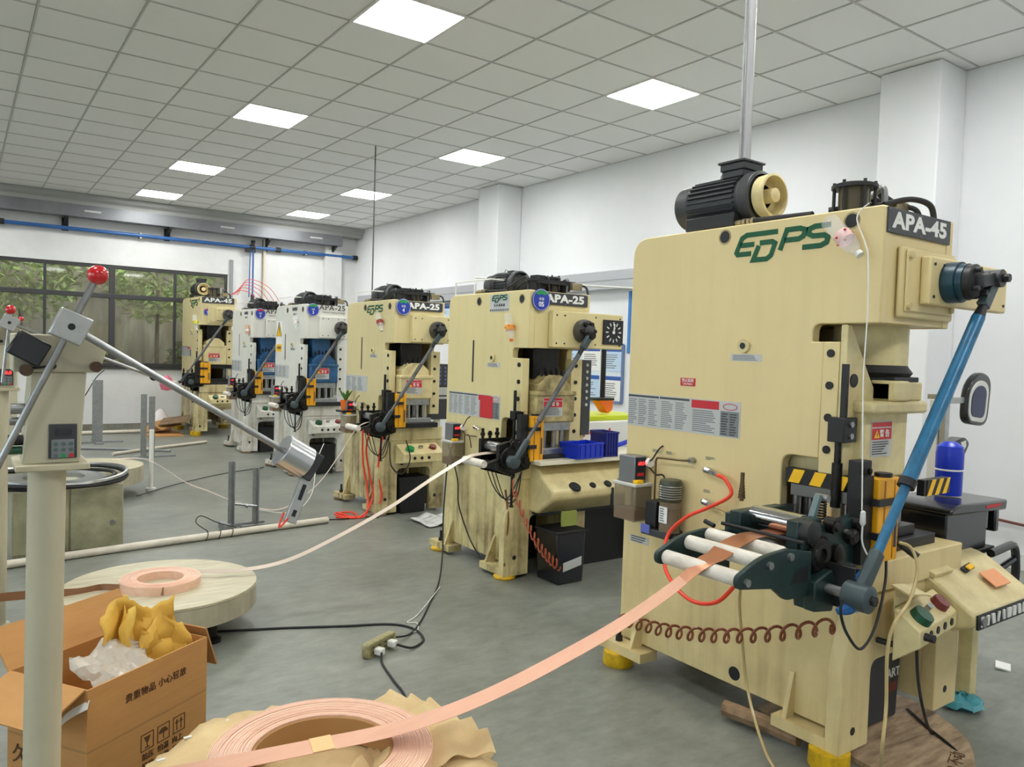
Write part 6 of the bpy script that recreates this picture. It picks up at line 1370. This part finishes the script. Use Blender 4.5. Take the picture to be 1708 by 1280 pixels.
MB().box(XL + .1, 6.28, -.12, .12, -.10, .10).build('trunk_body', mat('trunk_metal', (128, 130, 134), .45, .4, col2=(100, 102, 108), scale=2, amt=.6), ct)
q = MB()
for x in (1.7, 3.9, 5.6): q.box(x, x + .25, -.121, -.12, -.01, .02)
q.build('sticker', LABEL, ct)
for k, (x, lab) in enumerate(((1.45, 'leftmost black bracket under the cable trunk'), (3.05, 'second black bracket from the left under the cable trunk'), (4.82, 'black triangular bracket beside the cream conduit'), (6.15, 'rightmost black bracket under the cable trunk, by the corner'))):
    b = thing('wall_bracket', lab, 'bracket', (x, YF, 3.60), group='brackets under the cable trunk')
    MB().prism([(0, 0), (-.3, 0), (-.3, -.03), (-.04, -.16), (0, -.2)], 'x', -.02, .02).build('arm', BLACK, b); MB().box(-.05, .05, -.01, 0, -.22, .0).build('wall_plate', BLACK, b)
# right wall tray, boards
tw = thing('cable_tray', 'light grey cable tray along the right wall behind the presses', 'tray', (XR - .003, 0, 2.50))
MB().box(-.12, 0, 5.2, 14.7, -.11, .12).build('tray_body', mat('tray_grey', (186, 188, 192), .4, .4), tw, bevel=.004)
MB().box(-.125, -.12, 5.2, 14.7, -.002, .006).build('tray_seam', mat('tray_seam', (150, 152, 156), .5), tw)
tag(MB().box(XR - .02, XR, 6.92, 6.955, 1.6, 2.36).build('blue_strip', mat('blue_line', (60, 130, 200), .5)), 'thin blue vertical strip on the right wall below the cable tray', 'strip')
def board(label, y0, y1, z0, z1, seed, cols, blue=True):
    b = thing('notice_board', label, 'board', (XR, (y0 + y1) / 2, (z0 + z1) / 2)); hy, hz = (y1 - y0) / 2, (z1 - z0) / 2
    MB().box(-.02, 0, -hy, hy, -hz, hz).build('board_panel', mat('board_white', (214, 224, 232), .4), b)
    fr = MB()
    for s_ in (-1, 1): fr.box(-.03, 0, -hy, hy, s_ * hz - .015, s_ * hz + .015); fr.box(-.03, 0, s_ * hy - .015, s_ * hy + .015, -hz, hz)
    fr.build('board_frame', mat('board_frame', (110, 130, 168), .4) if blue else ALU, b)
    r_ = random.Random(seed); k = 0
    for r in range(2):
        for c in range(cols):
            ya = hy - (c + .95) * 2 * hy / cols; yb = hy - (c + .08) * 2 * hy / cols; za = hz - (r + .93) * hz; zb = hz - (r + .1) * hz
            s = MB().box(-.024, -.02, ya, yb, za, zb).build('notice_sheet', (WHITE, mat('pale_blue_sheet', (190, 214, 236), .5))[(c + r) % 2], b)
            q = MB(); q.box(-.0255, -.024, ya, yb, zb - .05, zb); q.build('sheet_heading', mat('board_blue', (50, 90, 170), .5), s)
            q = MB(); lines(q, 'side', -.024, ya + .02, yb - .02, za + .03, zb - .08, 7, seed + k, .4); q.build('small_print', INKL, s); k += 1
board('blue framed notice board on the right wall behind the 05 press', 7.02, 8.6, .98, 1.70, 3, 4)
board('pale blue notice board on the right wall above the number 4 press', 10.7, 13.0, 1.95, 2.34, 5, 5)
# conduits from the ceiling
cd = thing('motor_conduit', 'tall grey conduit from ceiling down to the motor of nearest press', 'conduit', (2.93, 2.315, 2.44))
MB().cyl((0, 0, 0.02), (0, 0, ZC - 2.44), .021, n=20).build('conduit_pipe', GREYPIPE, cd); MB().cyl((-.026, .012, .0), (-.026, .012, ZC - 2.44), .006, n=8).build('conduit_wire', GALV, cd)
tag(MB().cyl((4.05, 8.62, 2.05), (4.05, 8.62, ZC), .008, n=10).build('hanging_rod', mat('dark_rod', (84, 84, 86), .5)), 'thin dark rod hanging from the ceiling near the far presses', 'rod')
q = MB(); q.tube([(3.42, 5.35, 1.98), (3.42, 5.35, 2.16), (3.9, 5.35, 2.16), (5.2, 5.3, 2.2)], .008, 6)
tag(q.build('wire_guard', WHITEP), 'thin white wire frame over the 05 press motor', 'frame')
rr = random.Random(5); q = MB()
for k in range(5):
    b = Vector((3.85 + .03 * k, 13.9, 2.42)); pts = [b, b + Vector((.15, -.1, .08 + .05 * k)), b + Vector((.34 + .05 * k, -.1, .03 + .03 * k)), b + Vector((.5 + .08 * k, -.1, -.14 - .03 * k))]
    q.tube(spline(pts, 6), .006, 5)
tag(q.build('red_tubes', mat('red_tube', (226, 84, 84), .4)), 'bundle of thin red air tubes over the farthest press', 'hose')

# ------------------------------------------------------------------ right edge: things beside the nearest press
rb = empty('side_bracket', (0, 0, 0), parent=R6)
MB().box(.78, 1.30, .10, .45, .675, .70).build('bracket_plate', BLACK, rb, bevel=.004); MB().prism([(.80, .675), (1.2, .675), (.80, .45)], 'y', .16, .19).build('bracket_web', BLACK, rb)
BX = (3.86, 1.78, .70)
bk = thing('scrap_bin', 'glossy black scrap bin with overhanging lid beside the press die', 'bin', BX)
MB().prism(round_poly([(-.26, 0), (.14, 0), (.14, .18), (.2, .20), (.2, .215), (-.26, .21)], {5: .04, 0: .02}), 'y', -.12, .14).build('bin_body', GLOSSBLK, bk, bevel=.012)
MB().prism(round_poly([(-.28, .19), (.27, .17), (.28, .22), (-.20, .235), (-.28, .215)], {3: .05, 4: .03}), 'y', -.15, .16).build('bin_lid', GLOSSBLK, bk, bevel=.01)
MB().box(.05, .2, -.152, -.15, .195, .21).build('red_mark', RED, bk); MB().box(.23, .27, -.12, .12, .06, .2).build('lid_hook', GLOSSBLK, bk, bevel=.008)
MB().box(.145, .16, -.1, .1, .08, .18).box(.18, .195, -.1, .1, .08, .18).build('steel_slat', STEEL, bk)
bt = thing('spray_bottle', 'bright blue bottle with white band standing on the black bin', 'bottle', (3.90, 1.80, BX[2] + .235))
MB().lathe([(0, 0), (.058, 0), (.060, .02), (.060, .12), (.062, .125), (.062, .2), (.056, .235), (.03, .255), (0, .258)], (0, 0, 0), (0, 0, 1), 32).build('bottle_body', BLUEPL, bt)
MB().lathe([(.0605, .118), (.063, .12), (.063, .126), (.0605, .128)], (0, 0, 0), (0, 0, 1), 32).build('white_band', WHITE, bt)
fr = thing('metal_frame', 'black rounded carrying frame hanging at the end of the press bed', 'frame', (4.06, 1.72, .70))
q = MB(); q.tube([Vector((0, -.1, 0)) + Vector((x, 0, z)) for x, z in round_poly([(-.10, -.02), (.16, .0), (.19, -.16), (.13, -.33), (-.13, -.30)], {1: .06, 2: .06, 3: .08})], .02, 8)
q.tube([(-.08, -.1, -.12), (.15, -.1, -.08)], .016, 8); q.build('loop', GLOSSBLK, fr); MB().box(-.14, -.02, -.12, .02, -.26, -.12).build('gearbox', RUBBER, fr, bevel=.012); MB().box(-.01, .05, -.11, -.02, -.24, -.15).build('steel_block', STEEL, fr, bevel=.005)
ml = thing('mirror', 'round-cornered mirror in a thick black frame on a white arm', 'mirror', (4.39, 1.90, 1.38))
oval = round_poly([(-.12, -.12), (.13, -.145), (.16, .12), (.02, .16), (-.11, .08)], {0: .07, 1: .08, 2: .1, 3: .1, 4: .08}, 8)
MB().prism(oval, 'y', 0, .04).build('frame', GLOSSBLK, ml, bevel=.01)
sc = lambda pts, k, dx, dz: [(x * k + dx, z * k + dz) for x, z in pts]
MB().prism(sc(oval, .78, -.01, -.01), 'y', -.006, 0).build('white_rim', WHITEP, ml); MB().prism(sc(oval, .60, -.015, -.01), 'y', -.010, -.006).build('mirror_glass', mat('mirror_dark', (40, 48, 84), .08, .6), ml)
MB().obox((-.2, .03, .0), (.09, 0, 0), (0, .015, 0), (0, 0, .016)).obox((-.285, .03, -.13), (.022, 0, 0), (0, .015, 0), (0, 0, .15)).build('arm', ALU, ml, bevel=.003)
MB().obox((-.33, .035, .02), (.07, 0, 0), (0, .03, 0), (0, 0, .012)).build('clamp', STEEL, ml)
MB().box(-.32, -.27, .05, .09, -1.385, .0).build('post', WHITEP, ml); MB().box(-.40, -.19, -.02, .16, -1.385, -1.365).build('post_base', WHITEP, ml)
fn = MB(); fn.prism(round_poly([(-.07, .04), (.05, .06), (.10, .03), (.02, -.07), (-.04, -.05)], {2: .03, 3: .03}), 'y', -.02, .06)
o = fn.build('lower_lamp', GLOSSBLK, ml, bevel=.01); o.location = (-.20, 0, -.25); MB().prism([(-.01, .035), (.04, .045), (.045, .015), (.01, -.01)], 'y', -.024, -.02).build('lamp_face', WHITEP, o)
gs = MB().obox((.86, .46, 1.19), (.13, 0, 0), (0, .008, 0), (0, 0, .20)).build('white_guard', mat('white_guard', (238, 236, 230), .3), R6, bevel=.02)
MB().box(.76, .80, .40, .47, .79, 1.02).build('guard_post', STEEL, R6)
# control desk to the right of the control box
dk = empty('operator_desk', (.0, .03, .02), parent=R6)
MB().prism(round_poly([(-.19, .50), (-.19, .545), (.02, .68), (.12, .70), (.12, .52), (-.1, .46)], {2: .06}), 'x', .52, 1.10).build('desk_body', CREAMP, dk, bevel=.012)
MB().prism([(-.20, .49), (-.197, .548), (-.19, .548), (-.19, .49)], 'x', .53, 1.09).build('switch_strip', BLACK, dk)
q = MB(); rr = random.Random(3)
for k in range(11): x = .56 + k * .048; q.obox((x, -.201, .52), (rr.uniform(.006, .017), 0, 0), (0, .003, 0), (rr.uniform(-.006, .006), 0, .02))
q.build('switch_tab', WHITEP, dk); MB().cyl((.57, -.19, .52), (.57, -.208, .52), .022, n=20).build('round_switch', STEEL, dk)
MB().prism([(-.02, .655), (.10, .70), (.09, .725), (-.03, .675)], 'x', .52, .68).build('tilted_cover', CREAMP, dk, bevel=.004)
MB().obox((.80, -.03, .665), (.04, 0, .006), (0, .012, .006), (0, 0, .004)).build('black_tab', BLACK, dk); MB().obox((.80, -.04, .672), (.02, 0, .004), (0, .01, .004), (0, 0, .003)).build('yellow_tab', YELB, dk)
MB().obox((.90, -.1, .625), (.07, 0, 0), (0, .035, .022), (0, 0, .002)).build('orange_patch', mat('orange_patch', (236, 160, 110), .5), dk)
MB().box(1.0, 1.06, .02, .08, 0, .5).build('desk_leg', CREAMP, dk)
# curved hood and big green button on the nearest control box
CB = [o for o in R6.children if o.name.startswith('control_box')][0]
hd_ = MB(); hd_.ribbon([Vector((.0 + .22 * i / 8, .075 - .012 * math.sin(i / 8 * math.pi), .71 - .045 * (i / 8) ** 1.6)) for i in range(9)], Vector((0, .034, .012)), .003)
hd_.build('button_hood', CREAMP, CB)
MB().box(.02, .21, .10, .105, .62, .70).build('hood_back', CREAMP, CB)
MB().cyl((.05, .0, .545), (.05, -.035, .545), .015, n=14).build('key_switch', BLACK, CB)
tag(hose('white_band_strip', [(3.80, 1.33, .50), (3.79, 1.30, .42), (3.75, 1.27, .25), (3.70, 1.25, .10), (3.69, 1.25, .005)], .010, mat('cream_strip', (232, 220, 184), .5), n=6), 'pale cream strip hanging from the desk to the floor, far right', 'strip')
tag(hose('power_cable', [at(1529, 1075, 1, 1.50), at(1531, 1130, 1, 1.49), at(1540, 1185, 1, 1.47), at(1553, 1222, 2, .03), at(1578, 1243, 2, .006), at(1562, 1262, 2, .006), at(1560, 1290, 2, .006)], .006, RUBBER), 'black cable hanging under the nearest control box to the floor', 'cable')
tag(hose('power_cable', [at(1513, 1183, 2, .028), at(1545, 1212, 2, .026), at(1580, 1240, 2, .024), at(1610, 1268, 2, .007), at(1625, 1285, 2, .007)], .006, RUBBER), 'black cable crossing the wooden board below the nearest press', 'cable')
bn = thing('waste_bin', 'dark grey bin marked ART under the nearest press', 'bin', (3.20, 1.87, .022))
MB().prism([(-.145, 0), (.145, 0), (.165, .36), (-.165, .36)], 'y', -.16, .12).build('bin_body', mat('bin_grey', (58, 60, 66), .5), bn, bevel=.012); MB().box(-.172, .172, -.168, .128, .345, .368).build('bin_rim', mat('bin_grey', (58, 60, 66), .5), bn, bevel=.005)
text('lettering', 'ART', .055, WHITE, bn, (.098, -.162, .20), 'front', bold=.0006); MB().box(.068, .128, -.162, -.16, .12, .16).build('maroon_badge', mat('maroon', (120, 50, 46), .4), bn)
wd_ = thing('wooden_board', 'oily wooden board lying under the nearest press arch', 'board', (0, 0, 0))
MB().prism(round_poly([(2.82, 1.42), (3.05, 1.25), (3.4, 1.42), (3.58, 1.72), (3.5, 2.1), (2.9, 2.1)], {1: .1, 2: .15, 3: .1}), 'z', 0.001, .02).build('board', mat('oily_wood', (200, 174, 142), .65, col2=(96, 72, 50), scale=5, amt=.8, stretch=(1, 5, 1)), wd_)
text('pen_mark', '中12 不动', .06, CARDINK, wd_, (3.12, 1.36, .0205), 'top', axes=((.9, .3, 0), (-.3, .9, 0)))
lg = MB(); lg.tube([(2.70, 2.12, .05), (2.72, 1.95, .055), (2.74, 1.78, .05)], .035, 8)
tag(lg.build('wooden_bar', mat('splintered_wood', (150, 122, 92), .8, col2=(90, 68, 48), scale=16, amt=.8)), 'splintered wooden bar pushed under the side of nearest press', 'wood')
jb = MB(); rr = random.Random(21)
jb.lathe([(.0, 0), (.06, .002), (.095, .012), (.085, .03), (.05, .042), (.02, .05), (0, .05)], (3.74, 1.62, .002), (0, 0, 1), 22)
jb.v = [(x + rr.uniform(-.014, .014), y + rr.uniform(-.01, .01), max(.001, z + rr.uniform(-.004, .02))) for x, y, z in jb.v]
jb = jb.build('teal_bag', mat('teal_plastic', (72, 152, 164), .3), sharp=15); tag(jb, 'crumpled teal plastic bag on the floor at the right', 'bag')
jk = thing('rag_heap', 'dark oily rags with a yellow scrap on the floor behind the right leg', 'rags', (3.85, 2.0, 0))
q = MB(); rr = random.Random(12)
for k in range(5): q.sphere((rr.uniform(-.12, .12), rr.uniform(-.08, .08), .03), rr.uniform(.03, .06), 8)
o = q.build('rags', mat('oily_rag', (70, 62, 58), .85, bump=1.0, scale=20), jk); o.scale = (1, 1, .7); o.location.z = .02; MB().obox((-.02, -.08, .10), (.03, 0, .004), (0, .02, .006), (0, 0, .003)).build('yellow_scrap', YELB, jk)
tag(MB().obox((4.42, 1.72, .008), (.05, .02, 0), (-.015, .03, .004), (0, 0, .004)).build('paper_scrap', WHITE), 'white paper scrap on the floor at the right edge', 'paper')
# skirting strip at the right wall foot
struct(MB().box(XR - .02, XR, YB, YF, 0, .12).build('baseboard_right', mat('right_skirting', (222, 222, 222), .5)))
tag(hose('wall_cable', [(6.66, 2.0, .34), (6.66, 2.6, .36), (6.66, 3.05, .40)], .012, mat('red_brown_cable', (110, 60, 50), .5), n=6), 'red brown cable along the foot of the right wall', 'cable')
